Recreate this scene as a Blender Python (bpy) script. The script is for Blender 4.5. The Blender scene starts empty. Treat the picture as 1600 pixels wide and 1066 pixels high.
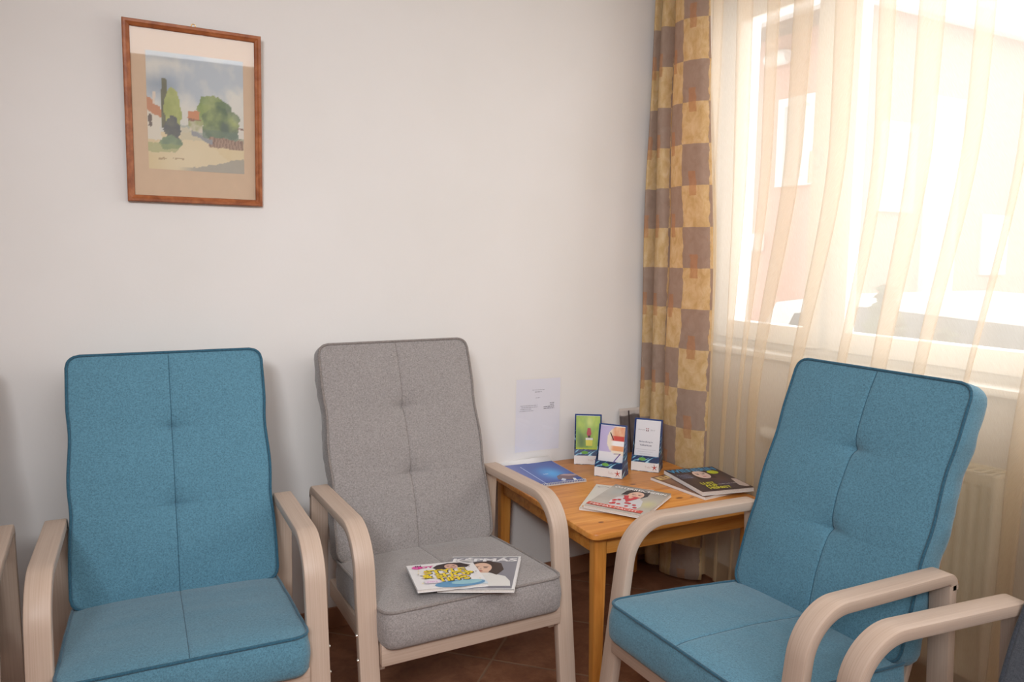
import bpy, math, random
from mathutils import Vector, Matrix, noise

random.seed(7)
sc = bpy.context.scene
COL = sc.collection

# ------------------------------------------------------------------ camera
CAM = Vector((-2.2224, -2.6109, 1.3442))
PITCH, YAW, ROLL, FPX = 0.1142, 0.4951, 0.0107, 1200.05
fw = Vector((math.sin(YAW) * math.cos(PITCH), math.cos(YAW) * math.cos(PITCH), -math.sin(PITCH)))
rt0 = Vector((math.cos(YAW), -math.sin(YAW), 0))
up0 = rt0.cross(fw)
rt = math.cos(ROLL) * rt0 + math.sin(ROLL) * up0
up = -math.sin(ROLL) * rt0 + math.cos(ROLL) * up0
cd = bpy.data.cameras.new('camera')
cam = bpy.data.objects.new('camera', cd)
COL.objects.link(cam)
m = Matrix((rt, up, -fw)).transposed().to_4x4()
m.translation = CAM
cam.matrix_world = m
cd.sensor_width = 36.0
cd.lens = FPX * 36.0 / 1600.0
cd.clip_start = 0.05
sc.camera = cam

# ------------------------------------------------------------------ view, world, lights
sc.view_settings.view_transform = 'Standard'
sc.view_settings.look = 'None'
sc.view_settings.gamma = 1.0
sc.view_settings.use_curve_mapping = False
sc.view_settings.exposure = 0.11
sc.cycles.transparent_max_bounces = 40

w = bpy.data.worlds.new('daylight')
sc.world = w
w.use_nodes = True
bg = w.node_tree.nodes['Background']
bg.inputs[0].default_value = (0.93, 0.97, 1.0, 1)
bg.inputs[1].default_value = 1.9

def area(name, loc, look, sx, sy, power, color, spread=None):
    l = bpy.data.lights.new(name, 'AREA')
    l.shape = 'RECTANGLE'
    l.size, l.size_y = sx, sy
    l.energy = power
    l.color = color
    if spread:
        l.spread = spread
    o = bpy.data.objects.new(name, l)
    COL.objects.link(o)
    o.location = loc
    o.rotation_euler = (Vector(look) - Vector(loc)).to_track_quat('-Z', 'Y').to_euler()
    return o

area('flash_bounce_rear', (-1.6, -4.2, 2.53), (-1.6, -4.2, 0), 2.4, 1.7, 72, (0.98, 0.985, 1.0))  # unseen panel added under the ceiling, standing in for bounced flash
area('added_fill_front', (-1.9, -2.4, 2.53), (-1.9, -2.4, 0), 1.2, 1.2, 14, (0.98, 0.985, 1.0))  # added fill panel without a fixture, brightens the middle of the wall
sl = bpy.data.lights.new('added_wall_spot', 'SPOT')  # added spot, no such fixture known; makes the wall brightest at its centre
sl.energy = 290
sl.color = (0.93, 0.965, 1.0)
sl.spot_size = math.radians(64)
sl.spot_blend = 1.0
sl.shadow_soft_size = 0.35
so_ = bpy.data.objects.new('added_wall_spot', sl)
COL.objects.link(so_)
so_.location = (-3.1, -3.5, 2.42)
so_.rotation_euler = (Vector((-0.95, 0, 1.40)) - Vector(so_.location)).to_track_quat('-Z', 'Y').to_euler()
area('window_daylight', (0.62, -1.2, 1.75), (-2.0, -1.2, 1.4), 2.7, 1.5, 43, (0.96, 0.98, 1.0))

# ------------------------------------------------------------------ helpers
def lin(c):
    def f(v):
        v /= 255.0
        return v / 12.92 if v <= 0.04045 else ((v + 0.055) / 1.055) ** 2.4
    return (f(c[0]), f(c[1]), f(c[2]))

def rgba(c):
    return (*lin(c), 1.0)

def tag(o, label=None, cat=None, group=None, kind=None):
    if label: o['label'] = label
    if cat: o['category'] = cat
    if group: o['group'] = group
    if kind: o['kind'] = kind
    return o

def empty(name, loc=(0, 0, 0), rz=0.0, label=None, cat=None, group=None):
    o = bpy.data.objects.new(name, None)
    o.empty_display_size = 0.05
    COL.objects.link(o)
    o.location = loc
    o.rotation_euler = (0, 0, rz)
    return tag(o, label, cat, group)

class MB:
    """collects geometry, links it as one mesh object"""
    def __init__(self):
        self.v, self.f, self.uv, self.smooth, self.mi = [], [], [], [], []
    def add(self, verts, faces, uvs=None, smooth=False, M=None, mi=0):
        b = len(self.v)
        for p in verts:
            p = Vector(p)
            self.v.append(M @ p if M else p)
        for i, fc in enumerate(faces):
            self.f.append([b + k for k in fc])
            self.uv.append(uvs[i] if uvs else None)
            self.smooth.append(smooth)
            self.mi.append(mi)
        return self
    def box(self, a, b, bev=0.0, M=None, mi=0):
        (x0, y0, z0), (x1, y1, z1) = a, b
        if x0 > x1: x0, x1 = x1, x0
        if y0 > y1: y0, y1 = y1, y0
        if z0 > z1: z0, z1 = z1, z0
        if bev <= 0:
            v = [(x, y, z) for z in (z0, z1) for y in (y0, y1) for x in (x0, x1)]
            f = [(0, 2, 3, 1), (4, 5, 7, 6), (0, 1, 5, 4), (2, 6, 7, 3), (0, 4, 6, 2), (1, 3, 7, 5)]
            return self.add(v, f, M=M, mi=mi)
        # chamfered box
        c = min(bev, (x1 - x0) / 2.01, (y1 - y0) / 2.01, (z1 - z0) / 2.01)
        import bmesh
        bm = bmesh.new()
        bmesh.ops.create_cube(bm, size=1.0)
        for vv in bm.verts:
            vv.co = Vector(((x0 + x1) / 2 + vv.co.x * (x1 - x0), (y0 + y1) / 2 + vv.co.y * (y1 - y0), (z0 + z1) / 2 + vv.co.z * (z1 - z0)))
        bmesh.ops.bevel(bm, geom=bm.edges[:], offset=c, segments=2, profile=0.5, affect='EDGES')
        bm.verts.index_update()
        v = [vv.co.copy() for vv in bm.verts]
        f = [[q.index for q in ff.verts] for ff in bm.faces]
        bm.free()
        return self.add(v, f, M=M, smooth=True, mi=mi)
    def prism(self, poly, z0, z1, M=None, mi=0):
        n = len(poly)
        v = [(p[0], p[1], z0) for p in poly] + [(p[0], p[1], z1) for p in poly]
        f = [list(range(n))[::-1], list(range(n, 2 * n))] + [(i, (i + 1) % n, n + (i + 1) % n, n + i) for i in range(n)]
        return self.add(v, f, M=M, mi=mi)
    def tube(self, pts, r, n=8, closed=False, M=None, caps=True, smooth=True, mi=0):
        pts = [Vector(p) for p in pts]
        N = len(pts)
        V, F = [], []
        prev = None
        for i in range(N):
            a = pts[(i - 1) % N] if (closed or i > 0) else pts[i]
            b = pts[(i + 1) % N] if (closed or i < N - 1) else pts[i]
            t = (b - a).normalized()
            if prev is None:
                s = t.orthogonal().normalized()
            else:
                s = (prev - t * prev.dot(t)).normalized()
            prev = s
            q = t.cross(s)
            rr = r[i] if isinstance(r, (list, tuple)) else r
            for k in range(n):
                an = 2 * math.pi * k / n
                V.append(pts[i] + rr * (math.cos(an) * s + math.sin(an) * q))
        for i in range(N if closed else N - 1):
            j = (i + 1) % N
            for k in range(n):
                F.append((i * n + k, i * n + (k + 1) % n, j * n + (k + 1) % n, j * n + k))
        if caps and not closed:
            F.append(tuple(range(n))[::-1])
            F.append(tuple((N - 1) * n + k for k in range(n)))
        return self.add(V, F, smooth=smooth, M=M, mi=mi)
    def lathe(self, prof, n=24, M=None, mi=0):
        V, F = [], []
        for r, z in prof:
            for k in range(n):
                a = 2 * math.pi * k / n
                V.append((r * math.cos(a), r * math.sin(a), z))
        for i in range(len(prof) - 1):
            for k in range(n):
                F.append((i * n + k, i * n + (k + 1) % n, (i + 1) * n + (k + 1) % n, (i + 1) * n + k))
        F.append(tuple(range(n))[::-1])
        F.append(tuple((len(prof) - 1) * n + k for k in range(n)))
        return self.add(V, F, smooth=True, M=M, mi=mi)
    def build(self, name, mats, parent=None, sharp=35):
        me = bpy.data.meshes.new(name)
        me.from_pydata([tuple(p) for p in self.v], [], self.f)
        if any(u is not None for u in self.uv):
            ul = me.uv_layers.new(name='UVMap')
            li = 0
            for fi, fc in enumerate(self.f):
                for k in range(len(fc)):
                    if self.uv[fi]:
                        ul.data[li].uv = self.uv[fi][k]
                    li += 1
        me.update()
        if not isinstance(mats, (list, tuple)):
            mats = [mats]
        for mm in mats:
            me.materials.append(mm)
        for p in me.polygons:
            p.use_smooth = self.smooth[p.index]
            p.material_index = self.mi[p.index]
        if any(self.smooth):
            me.set_sharp_from_angle(angle=math.radians(sharp))
        o = bpy.data.objects.new(name, me)
        COL.objects.link(o)
        if parent is not None:
            o.parent = parent
        return o

def kids(o):
    return list(o.children)

def copy_tree(o, parent=None, swap=None):
    c = o.copy()
    COL.objects.link(c)
    c.parent = parent
    if swap and c.type == 'MESH':
        for s in c.material_slots:
            if s.material in swap:
                mm = swap[s.material]
                s.link = 'OBJECT'
                s.material = mm
    for ch in kids(o):
        k = copy_tree(ch, c, swap)
        k.matrix_parent_inverse = ch.matrix_parent_inverse.copy()
    return c

# ------------------------------------------------------------------ materials
class NT:
    def __init__(self, name):
        self.m = bpy.data.materials.new(name)
        self.m.use_nodes = True
        self.t = self.m.node_tree
        self.b = self.t.nodes['Principled BSDF']
        self.out = self.t.nodes['Material Output']
    def n(self, typ, **kw):
        nd = self.t.nodes.new(typ)
        for k, v in kw.items():
            if isinstance(k, str) and hasattr(nd, k):
                setattr(nd, k, v)
        return nd
    def l(self, a, b):
        self.t.links.new(a, b)
    def math(self, op, a, b=None, c=None):
        nd = self.n('ShaderNodeMath', operation=op)
        for i, v in enumerate((a, b, c)):
            if v is None: continue
            if isinstance(v, (int, float)): nd.inputs[i].default_value = v
            else: self.l(v, nd.inputs[i])
        return nd.outputs[0]
    def noise(self, vec, scale, detail=3.0, rough=0.55, dist=0.0):
        nd = self.n('ShaderNodeTexNoise')
        nd.inputs['Scale'].default_value = scale
        nd.inputs['Detail'].default_value = detail
        nd.inputs['Roughness'].default_value = rough
        nd.inputs['Distortion'].default_value = dist
        if vec is not None: self.l(vec, nd.inputs['Vector'])
        return nd.outputs['Fac']
    def ramp(self, fac, stops):
        nd = self.n('ShaderNodeValToRGB')
        el = nd.color_ramp.elements
        while len(el) < len(stops): el.new(0.5)
        for e, (p, c) in zip(el, stops):
            e.position = p
            e.color = (*c, 1) if len(c) == 3 else c
        self.l(fac, nd.inputs[0])
        return nd.outputs[0]
    def mix(self, fac, a, b, blend='MIX'):
        nd = self.n('ShaderNodeMix', data_type='RGBA', blend_type=blend)
        for sock, v in ((nd.inputs[0], fac), (nd.inputs[6], a), (nd.inputs[7], b)):
            if isinstance(v, (int, float)): sock.default_value = v
            elif isinstance(v, (tuple, list)): sock.default_value = (*v, 1) if len(v) == 3 else v
            else: self.l(v, sock)
        return nd.outputs[2]
    def bump(self, h, strength=0.3, dist=0.002):
        nd = self.n('ShaderNodeBump')
        nd.inputs['Strength'].default_value = strength
        nd.inputs['Distance'].default_value = dist
        self.l(h, nd.inputs['Height'])
        self.l(nd.outputs[0], self.b.inputs['Normal'])
    def coord(self, which='Object'):
        return self.n('ShaderNodeTexCoord').outputs[which]
    def mapping(self, vec, scale=(1, 1, 1), rot=(0, 0, 0), loc=(0, 0, 0)):
        nd = self.n('ShaderNodeMapping')
        nd.inputs['Scale'].default_value = scale
        nd.inputs['Rotation'].default_value = rot
        nd.inputs['Location'].default_value = loc
        self.l(vec, nd.inputs['Vector'])
        return nd.outputs[0]
    def base(self, c):
        s = self.b.inputs['Base Color']
        if isinstance(c, (tuple, list)): s.default_value = (*c, 1) if len(c) == 3 else c
        else: self.l(c, s)
    def set(self, rough=0.5, spec=0.5, metal=0.0):
        self.b.inputs['Roughness'].default_value = rough
        self.b.inputs['Specular IOR Level'].default_value = spec
        self.b.inputs['Metallic'].default_value = metal
        return self

def simple(name, col, rough=0.5, spec=0.4, metal=0.0, var=0.06, scale=30):
    t = NT(name)
    c = lin(col)
    f = t.noise(t.coord(), scale, 3)
    t.base(t.ramp(f, [(0.3, tuple(x * (1 - var) for x in c)), (0.7, tuple(min(1, x * (1 + var)) for x in c))]))
    t.set(rough, spec, metal)
    return t.m

def fabric(name, col, dark=0.62, light=1.35):
    t = NT(name)
    c = lin(col)
    co = t.coord()
    f = t.noise(co, 230, 3, 0.8)
    g = t.noise(co, 700, 2, 0.6)
    s = t.math('ADD', t.math('MULTIPLY', f, 0.6), t.math('MULTIPLY', g, 0.4))
    base = t.ramp(s, [(0.36, tuple(x * dark for x in c)), (0.5, c), (0.64, tuple(min(1, x * light) for x in c))])
    big = t.noise(co, 7, 2)
    t.base(t.mix(t.math('MULTIPLY', big, 0.12), base, tuple(min(1, x * 1.25) for x in c)))
    t.set(0.95, 0.15)
    t.b.inputs['Sheen Weight'].default_value = 0.25
    t.b.inputs['Sheen Roughness'].default_value = 0.5
    t.bump(s, 0.35, 0.0015)
    return t.m

M = {}
M['blue'] = fabric('blue_fabric', (88, 132, 152))
M['grey'] = fabric('grey_fabric', (146, 140, 138), 0.62, 1.38)
M['slate'] = fabric('slate_fabric', (92, 96, 104))
M['blue_pipe'] = fabric('blue_piping_fabric', (52, 92, 112))
M['grey_pipe'] = fabric('grey_piping_fabric', (132, 124, 120))
M['slate_pipe'] = fabric('slate_piping_fabric', (70, 74, 82))

def birch():
    t = NT('bleached_birch')
    uv = t.coord('UV')
    a = t.noise(t.mapping(uv, (2.0, 260, 1)), 1.0, 4, 0.6, 0.1)
    b = t.noise(t.mapping(uv, (6.0, 800, 1)), 1.0, 2, 0.6)
    f = t.math('ADD', t.math('MULTIPLY', a, 0.7), t.math('MULTIPLY', b, 0.3))
    base = t.ramp(f, [(0.3, lin((180, 156, 139))), (0.5, lin((192, 170, 153))), (0.72, lin((201, 181, 165)))])
    t.base(base)
    t.set(0.42, 0.4)
    t.bump(f, 0.08, 0.001)
    return t.m
M['birch'] = birch()

KNOTS = ((-0.292, 0.020, 0.010), (-0.165, -0.19, 0.005), (0.050, -0.012, 0.009), (0.104, -0.209, 0.010), (0.15, -0.22, 0.006), (-0.275, -0.300, 0.007), (-0.08, 0.12, 0.006), (0.21, 0.16, 0.008))
def pine(name, grain=(1.5, 26, 26), cols=((184, 110, 42), (214, 144, 66), (228, 164, 88)), planks=False):
    t = NT(name)
    co = t.coord()
    a = t.noise(t.mapping(co, grain), 1.6, 4, 0.6, 0.8)
    base = t.ramp(a, [(0.28, lin(cols[0])), (0.5, lin(cols[1])), (0.75, lin(cols[2]))])
    if planks:
        sep = t.n('ShaderNodeSeparateXYZ')
        t.l(co, sep.inputs[0])
        idx = t.math('FLOOR', t.math('DIVIDE', sep.outputs[1], 0.098))
        wn = t.n('ShaderNodeTexWhiteNoise', noise_dimensions='1D')
        t.l(idx, wn.inputs['W'])
        base = t.mix(t.math('MULTIPLY', wn.outputs[0], 0.45), base, lin((190, 112, 44)))
        fr = t.math('FRACT', t.math('DIVIDE', sep.outputs[1], 0.098))
        ln = t.math('LESS_THAN', fr, 0.012)
        base = t.mix(t.math('MULTIPLY', ln, 0.45), base, lin((130, 66, 22)))
        for kx, ky, kr in KNOTS:
            dx = t.math('DIVIDE', t.math('SUBTRACT', sep.outputs[0], kx), kr * 1.7)
            dy = t.math('DIVIDE', t.math('SUBTRACT', sep.outputs[1], ky), kr)
            r2 = t.math('ADD', t.math('MULTIPLY', dx, dx), t.math('MULTIPLY', dy, dy))
            base = t.mix(t.ramp(r2, [(0.3, (0.8, 0.8, 0.8)), (1.0, (0, 0, 0))]), base, lin((104, 52, 24)))
    t.base(base)
    t.set(0.38, 0.45)
    return t.m
M['pine_top'] = pine('pine_tabletop', planks=True)
M['pine_rail'] = pine('pine_rail')
M['pine_leg'] = pine('pine_leg', (26, 26, 1.6))

def plaster():
    t = NT('cream_plaster')
    co = t.coord()
    f = t.noise(co, 90, 5, 0.65)
    g = t.noise(co, 2.2, 3, 0.5)
    t.base(t.ramp(g, [(0.3, lin((227, 223, 219))), (0.7, lin((231, 227, 224)))]))
    t.set(0.9, 0.2)
    t.bump(f, 0.12, 0.002)
    return t.m
M['plaster'] = plaster()
M['white_paint'] = simple('white_ceiling_paint', (242, 240, 236), 0.9, 0.2, var=0.02)

def tiles():
    t = NT('terracotta_floor_tiles')
    co = t.coord()
    sep = t.n('ShaderNodeSeparateXYZ')
    t.l(co, sep.inputs[0])
    x, y = sep.outputs[0], sep.outputs[1]
    S = 0.35
    a = t.math('DIVIDE', t.math('ADD', t.math('MULTIPLY', t.math('ADD', x, y), 0.70711), 1.119 + 20 * S), S)
    b = t.math('DIVIDE', t.math('ADD', t.math('MULTIPLY', t.math('SUBTRACT', x, y), 0.70711), 0.4695 + 20 * S), S)
    fa, fb = t.math('FRACT', a), t.math('FRACT', b)
    def edge(f):
        return t.math('MINIMUM', f, t.math('SUBTRACT', 1.0, f))
    d = t.math('MINIMUM', edge(fa), edge(fb))
    grout = t.math('LESS_THAN', d, 0.011)
    cmb = t.n('ShaderNodeCombineXYZ')
    t.l(t.math('FLOOR', a), cmb.inputs[0])
    t.l(t.math('FLOOR', b), cmb.inputs[1])
    wn = t.n('ShaderNodeTexWhiteNoise', noise_dimensions='2D')
    t.l(cmb.outputs[0], wn.inputs['Vector'])
    n1 = t.noise(co, 9, 5, 0.65, 0.6)
    n2 = t.noise(co, 60, 3, 0.6)
    base = t.ramp(t.math('ADD', t.math('MULTIPLY', n1, 0.8), t.math('MULTIPLY', n2, 0.2)),
                  [(0.3, lin((112, 70, 50))), (0.5, lin((142, 94, 68))), (0.7, lin((172, 122, 92)))])
    base = t.mix(t.math('MULTIPLY', wn.outputs[0], 0.3), base, lin((124, 76, 54)))
    t.base(t.mix(grout, base, lin((150, 118, 94))))
    t.set(0.45, 0.4)
    h = t.math('SUBTRACT', 1.0, t.ramp(d, [(0.0, (1, 1, 1)), (0.02, (0, 0, 0))]))
    t.bump(h, 0.4, 0.003)
    return t.m
M['tiles'] = tiles()
M['skirting'] = simple('terracotta_skirting', (156, 108, 80), 0.5, 0.4, var=0.12, scale=14)
M['pvc'] = simple('white_window_plastic', (238, 238, 236), 0.35, 0.5, var=0.015)
M['enamel'] = simple('cream_radiator_enamel', (232, 222, 200), 0.35, 0.5, var=0.02)
M['chrome'] = simple('bright_steel', (215, 212, 205), 0.22, 0.5, 1.0, var=0.03)
M['brass'] = simple('brass', (190, 150, 90), 0.3, 0.5, 1.0, var=0.05)
M['frame_wood'] = pine('reddish_frame_wood', (14, 14, 14), ((126, 66, 34), (160, 92, 52), (184, 114, 70)))
M['paper'] = simple('white_paper', (236, 234, 234), 0.6, 0.3, var=0.01)
M['pages'] = simple('page_edges', (214, 208, 202), 0.75, 0.2, var=0.08, scale=260)
M['wire'] = simple('white_spiral_wire', (222, 220, 220), 0.35, 0.5, var=0.02)
M['matboard'] = simple('buff_matboard', (210, 184, 158), 0.9, 0.15, var=0.02)
M['dark'] = simple('dark_backing', (40, 34, 30), 0.8, 0.2)

def printed(name, rough=0.35, spec=0.4):
    t = NT(name)
    at = t.n('ShaderNodeVertexColor', layer_name='ink')
    t.base(at.outputs[0])
    t.set(rough, spec)
    return t.m
M['gloss_print'] = printed('glossy_print', 0.35, 0.35)
M['matt_print'] = printed('matt_print', 0.85, 0.15)

def clear_pane(name, f0=0.04):
    """one sheet of clear glass: mirror share by Schlick, the rest passes straight through"""
    t = NT(name)
    t.t.nodes.remove(t.b)
    tr = t.n('ShaderNodeBsdfTransparent')
    gl = t.n('ShaderNodeBsdfGlossy')
    gl.inputs['Roughness'].default_value = 0.02
    lw = t.n('ShaderNodeLayerWeight')
    lw.inputs[0].default_value = 0.5
    fac = t.math('ADD', f0, t.math('MULTIPLY', t.math('POWER', lw.outputs['Facing'], 5.0), 1 - f0))
    mx = t.n('ShaderNodeMixShader')
    t.l(fac, mx.inputs[0])
    t.l(tr.outputs[0], mx.inputs[1])
    t.l(gl.outputs[0], mx.inputs[2])
    t.l(mx.outputs[0], t.out.inputs[0])
    return t.m
M['glass'] = clear_pane('window_glass', 0.06)
M['pic_glass'] = clear_pane('picture_glass', 0.055)
M['laminate'] = clear_pane('laminating_film', 0.03)

def sheer():
    t = NT('peach_sheer_voile')
    t.t.nodes.remove(t.b)
    uv = t.coord('UV')
    thread = t.noise(t.mapping(uv, (900, 40, 1)), 1.0, 2)
    col = t.ramp(thread, [(0.3, lin((238, 232, 222))), (0.7, lin((243, 239, 232)))])
    df = t.n('ShaderNodeBsdfDiffuse')
    tl = t.n('ShaderNodeBsdfTranslucent')
    t.l(t.mix(1.0, col, (1.0, 0.77, 0.48), 'MULTIPLY'), df.inputs[0]); t.l(col, tl.inputs[0])
    m1 = t.n('ShaderNodeMixShader')
    m1.inputs[0].default_value = 0.5
    t.l(df.outputs[0], m1.inputs[1]); t.l(tl.outputs[0], m1.inputs[2])
    tr = t.n('ShaderNodeBsdfTransparent')
    tr.inputs[0].default_value = (1.0, 1.0, 1.0, 1)
    m2 = t.n('ShaderNodeMixShader')
    t.l(t.math('ADD', 0.47, t.math('MULTIPLY', thread, 0.06)), m2.inputs[0])
    t.l(tr.outputs[0], m2.inputs[1]); t.l(m1.outputs[0], m2.inputs[2])
    t.l(m2.outputs[0], t.out.inputs[0])
    return t.m
M['sheer'] = sheer()

def drape_mat():
    """brown / gold woven block pattern with small rust blocks, laid out on the cloth's own UV (metres)"""
    t = NT('block_pattern_drape')
    uv = t.coord('UV')
    wob = t.n('ShaderNodeTexNoise')
    wob.inputs['Scale'].default_value = 22
    wob.inputs['Detail'].default_value = 2
    t.l(uv, wob.inputs['Vector'])
    vadd = t.n('ShaderNodeVectorMath', operation='MULTIPLY_ADD')
    t.l(wob.outputs['Color'], vadd.inputs[0])
    vadd.inputs[1].default_value = (0.02, 0.006, 0)
    t.l(uv, vadd.inputs[2])
    sep = t.n('ShaderNodeSeparateXYZ')
    t.l(vadd.outputs[0], sep.inputs[0])
    u, v = sep.outputs[0], sep.outputs[1]
    VPH = -0.0231
    BW, BH = 0.115, 0.159
    cu = t.math('DIVIDE', u, BW)
    cv = t.math('DIVIDE', t.math('ADD', v, VPH), BH)
    par = t.math('MODULO', t.math('ADD', t.math('FLOOR', cu), t.math('ADD', t.math('FLOOR', cv), 200)), 2.0)
    par = t.math('ROUND', par)
    brush = t.noise(t.mapping(uv, (22, 14, 1)), 1.5, 4, 0.65, 0.5)
    gold = t.ramp(brush, [(0.3, lin((216, 184, 128))), (0.5, lin((230, 202, 152))), (0.72, lin((242, 220, 178)))])
    taupe = t.ramp(brush, [(0.3, lin((176, 154, 138))), (0.7, lin((190, 168, 152)))])
    base = t.mix(par, gold, taupe)
    # small rust blocks straddling the lower edge of every taupe block
    fu = t.math('FRACT', cu)
    fv = t.math('FRACT', cv)
    inu = t.math('MULTIPLY', t.math('GREATER_THAN', fu, 0.30), t.math('LESS_THAN', fu, 0.58))
    low = t.math('MULTIPLY', t.math('LESS_THAN', fv, 0.34), par)
    und = t.math('MULTIPLY', t.math('GREATER_THAN', fv, 0.76), t.math('SUBTRACT', 1.0, par))
    rust = t.ramp(brush, [(0.3, lin((196, 142, 102))), (0.7, lin((214, 160, 118)))])
    fac = t.math('MULTIPLY', t.math('MULTIPLY', inu, t.math('ADD', low, und)), 0.65)
    base = t.mix(fac, base, rust)
    # thin ochre flecks
    sp = t.noise(t.mapping(uv, (60, 6, 1)), 1.0, 2)
    base = t.mix(t.math('MULTIPLY', t.math('GREATER_THAN', sp, 0.68), 0.2), base, lin((196, 146, 100)))
    t.t.nodes.remove(t.b)
    df = t.n('ShaderNodeBsdfDiffuse')
    tl = t.n('ShaderNodeBsdfTranslucent')
    gl = t.n('ShaderNodeBsdfGlossy')
    gl.inputs['Roughness'].default_value = 0.5
    t.l(base, df.inputs[0])
    t.l(t.mix(0.5, base, lin((224, 160, 92))), tl.inputs[0])
    t.l(base, gl.inputs[0])
    m1 = t.n('ShaderNodeMixShader'); m1.inputs[0].default_value = 0.35
    t.l(df.outputs[0], m1.inputs[1]); t.l(tl.outputs[0], m1.inputs[2])
    m2 = t.n('ShaderNodeMixShader'); m2.inputs[0].default_value = 0.08
    t.l(m1.outputs[0], m2.inputs[1]); t.l(gl.outputs[0], m2.inputs[2])
    t.l(m2.outputs[0], t.out.inputs[0])
    return t.m
M['drape'] = drape_mat()

# ------------------------------------------------------------------ prints (flat printed sheets)
def fbm(x, y, s=1.0, seed=0.0):
    return noise.fractal(Vector((x * s + seed, y * s - seed * 0.7, seed)), 1.0, 2.0, 4)

def sm(a, b, x):
    t = min(1.0, max(0.0, (x - a) / (b - a)))
    return t * t * (3 - 2 * t)

def mixc(a, b, t):
    return tuple(p + (q - p) * t for p, q in zip(a, b))

def text_geo(body, size, align='LEFT', bold=0.0, shear=0.0):
    cu = bpy.data.curves.new('lettering', 'FONT')
    cu.body = body
    cu.size = size
    cu.align_x = align
    cu.offset = bold
    cu.shear = shear
    cu.resolution_u = 3
    o = bpy.data.objects.new('lettering', cu)
    COL.objects.link(o)
    bpy.context.view_layer.update()
    me = o.evaluated_get(bpy.context.evaluated_depsgraph_get()).to_mesh()
    v = [p.co.copy() for p in me.vertices]
    f = [list(p.vertices) for p in me.polygons]
    bpy.data.objects.remove(o)
    bpy.data.curves.remove(cu)
    return v, f

class Print:
    """a sheet w x h (centre at the origin, x right, y up) coloured vertex by vertex, lettering laid on as ink"""
    def __init__(self, w, h, nx=2, ny=2, fn=None, base=(255, 255, 255)):
        self.w, self.h = w, h
        self.v, self.f, self.c = [], [], []
        self.lift = 0.0003
        for j in range(ny + 1):
            for i in range(nx + 1):
                u, q = i / nx, j / ny
                self.v.append(Vector(((u - 0.5) * w, (q - 0.5) * h, 0)))
                c = fn(u, q) if fn else base
                self.c.append(lin(tuple(min(255, max(0, k)) for k in c)))
        for j in range(ny):
            for i in range(nx):
                a = j * (nx + 1) + i
                self.f.append((a, a + 1, a + nx + 2, a + nx + 1))
    def poly(self, pts, col):
        b = len(self.v)
        for x, y in pts:
            self.v.append(Vector(((x - 0.5) * self.w, (y - 0.5) * self.h, self.lift)))
            self.c.append(lin(col))
        self.f.append(list(range(b, b + len(pts))))
        self.lift += 0.00004
    def rect(self, x0, y0, x1, y1, col):
        self.poly([(x0, y0), (x1, y0), (x1, y1), (x0, y1)], col)
    def ell(self, x, y, rx, ry, col, n=28, a0=0, a1=2 * math.pi):
        self.poly([(x + rx * math.cos(a0 + (a1 - a0) * k / n), y + ry * math.sin(a0 + (a1 - a0) * k / n)) for k in range(n)], col)
    def text(self, body, x, y, width=None, size=0.1, col=(0, 0, 0), align='LEFT', bold=0.0, shear=0.0, height=None, rot=0.0):
        v, f = text_geo(body, 1.0, align, bold, shear)
        if not v: return
        x0, x1 = min(p.x for p in v), max(p.x for p in v)
        y0, y1 = min(p.y for p in v), max(p.y for p in v)
        s = size
        sx = width * self.w / (x1 - x0) if width else s * self.h
        sy = height * self.h / (y1 - y0) if height else sx if width else s * self.h
        b = len(self.v)
        cr, sr = math.cos(rot), math.sin(rot)
        for p in v:
            px = (p.x - (x0 if align == 'LEFT' else 0)) * sx
            py = (p.y - y0) * sy
            self.v.append(Vector(((x - 0.5) * self.w + cr * px - sr * py, (y - 0.5) * self.h + sr * px + cr * py, self.lift)))
            self.c.append(lin(col))
        for fc in f:
            self.f.append([b + k for k in fc])
        self.lift += 0.00004
    def build(self, name, mat, parent=None, Mx=None, bend=None):
        me = bpy.data.meshes.new(name)
        vs = []
        for p in self.v:
            q = bend(p) if bend else p
            vs.append(tuple(Mx @ q) if Mx else tuple(q))
        me.from_pydata(vs, [], self.f)
        ca = me.color_attributes.new('ink', 'FLOAT_COLOR', 'POINT')
        for i, c in enumerate(self.c):
            ca.data[i].color = (*c, 1.0)
        me.materials.append(mat)
        me.update()
        o = bpy.data.objects.new(name, me)
        COL.objects.link(o)
        if parent is not None: o.parent = parent
        return o

# ================================================================== THE ROOM
XL, YF, ZC = -4.6, -8.6, 2.56
OY0, OY1, OZ0, OZ1 = -0.13, -2.95, 0.96, 2.38          # window opening in the right wall
def struct(o):
    o['kind'] = 'structure'
    return o
struct(MB().box((XL - 0.2, YF - 0.2, -0.12), (0.3, 0.2, 0)).build('floor', M['tiles']))
struct(MB().box((XL - 0.2, YF - 0.2, ZC), (0.3, 0.2, ZC + 0.12)).build('ceiling', M['white_paint']))
struct(MB().box((XL - 0.2, 0, 0), (0.3, 0.2, ZC)).build('wall_back', M['plaster']))
struct(MB().box((XL - 0.2, YF, 0), (XL, 0, ZC)).build('wall_left', M['plaster']))
struct(MB().box((XL - 0.2, YF - 0.2, 0), (0.3, YF, ZC)).build('wall_front', M['plaster']))
wr = MB()
wr.box((0, YF, 0), (0.3, 0, OZ0)).box((0, YF, OZ1), (0.3, 0, ZC))
wr.box((0, OY0, OZ0), (0.3, 0, OZ1)).box((0, YF, OZ0), (0.3, OY1, OZ1))
struct(wr.build('wall_right', M['plaster']))
struct(MB().box((XL, -0.010, 0), (-0.011, 0, 0.077), 0.002).build('baseboard_back', M['skirting']))
struct(MB().box((-0.010, YF, 0), (0, 0, 0.077), 0.002).build('baseboard_right', M['skirting']))
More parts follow.
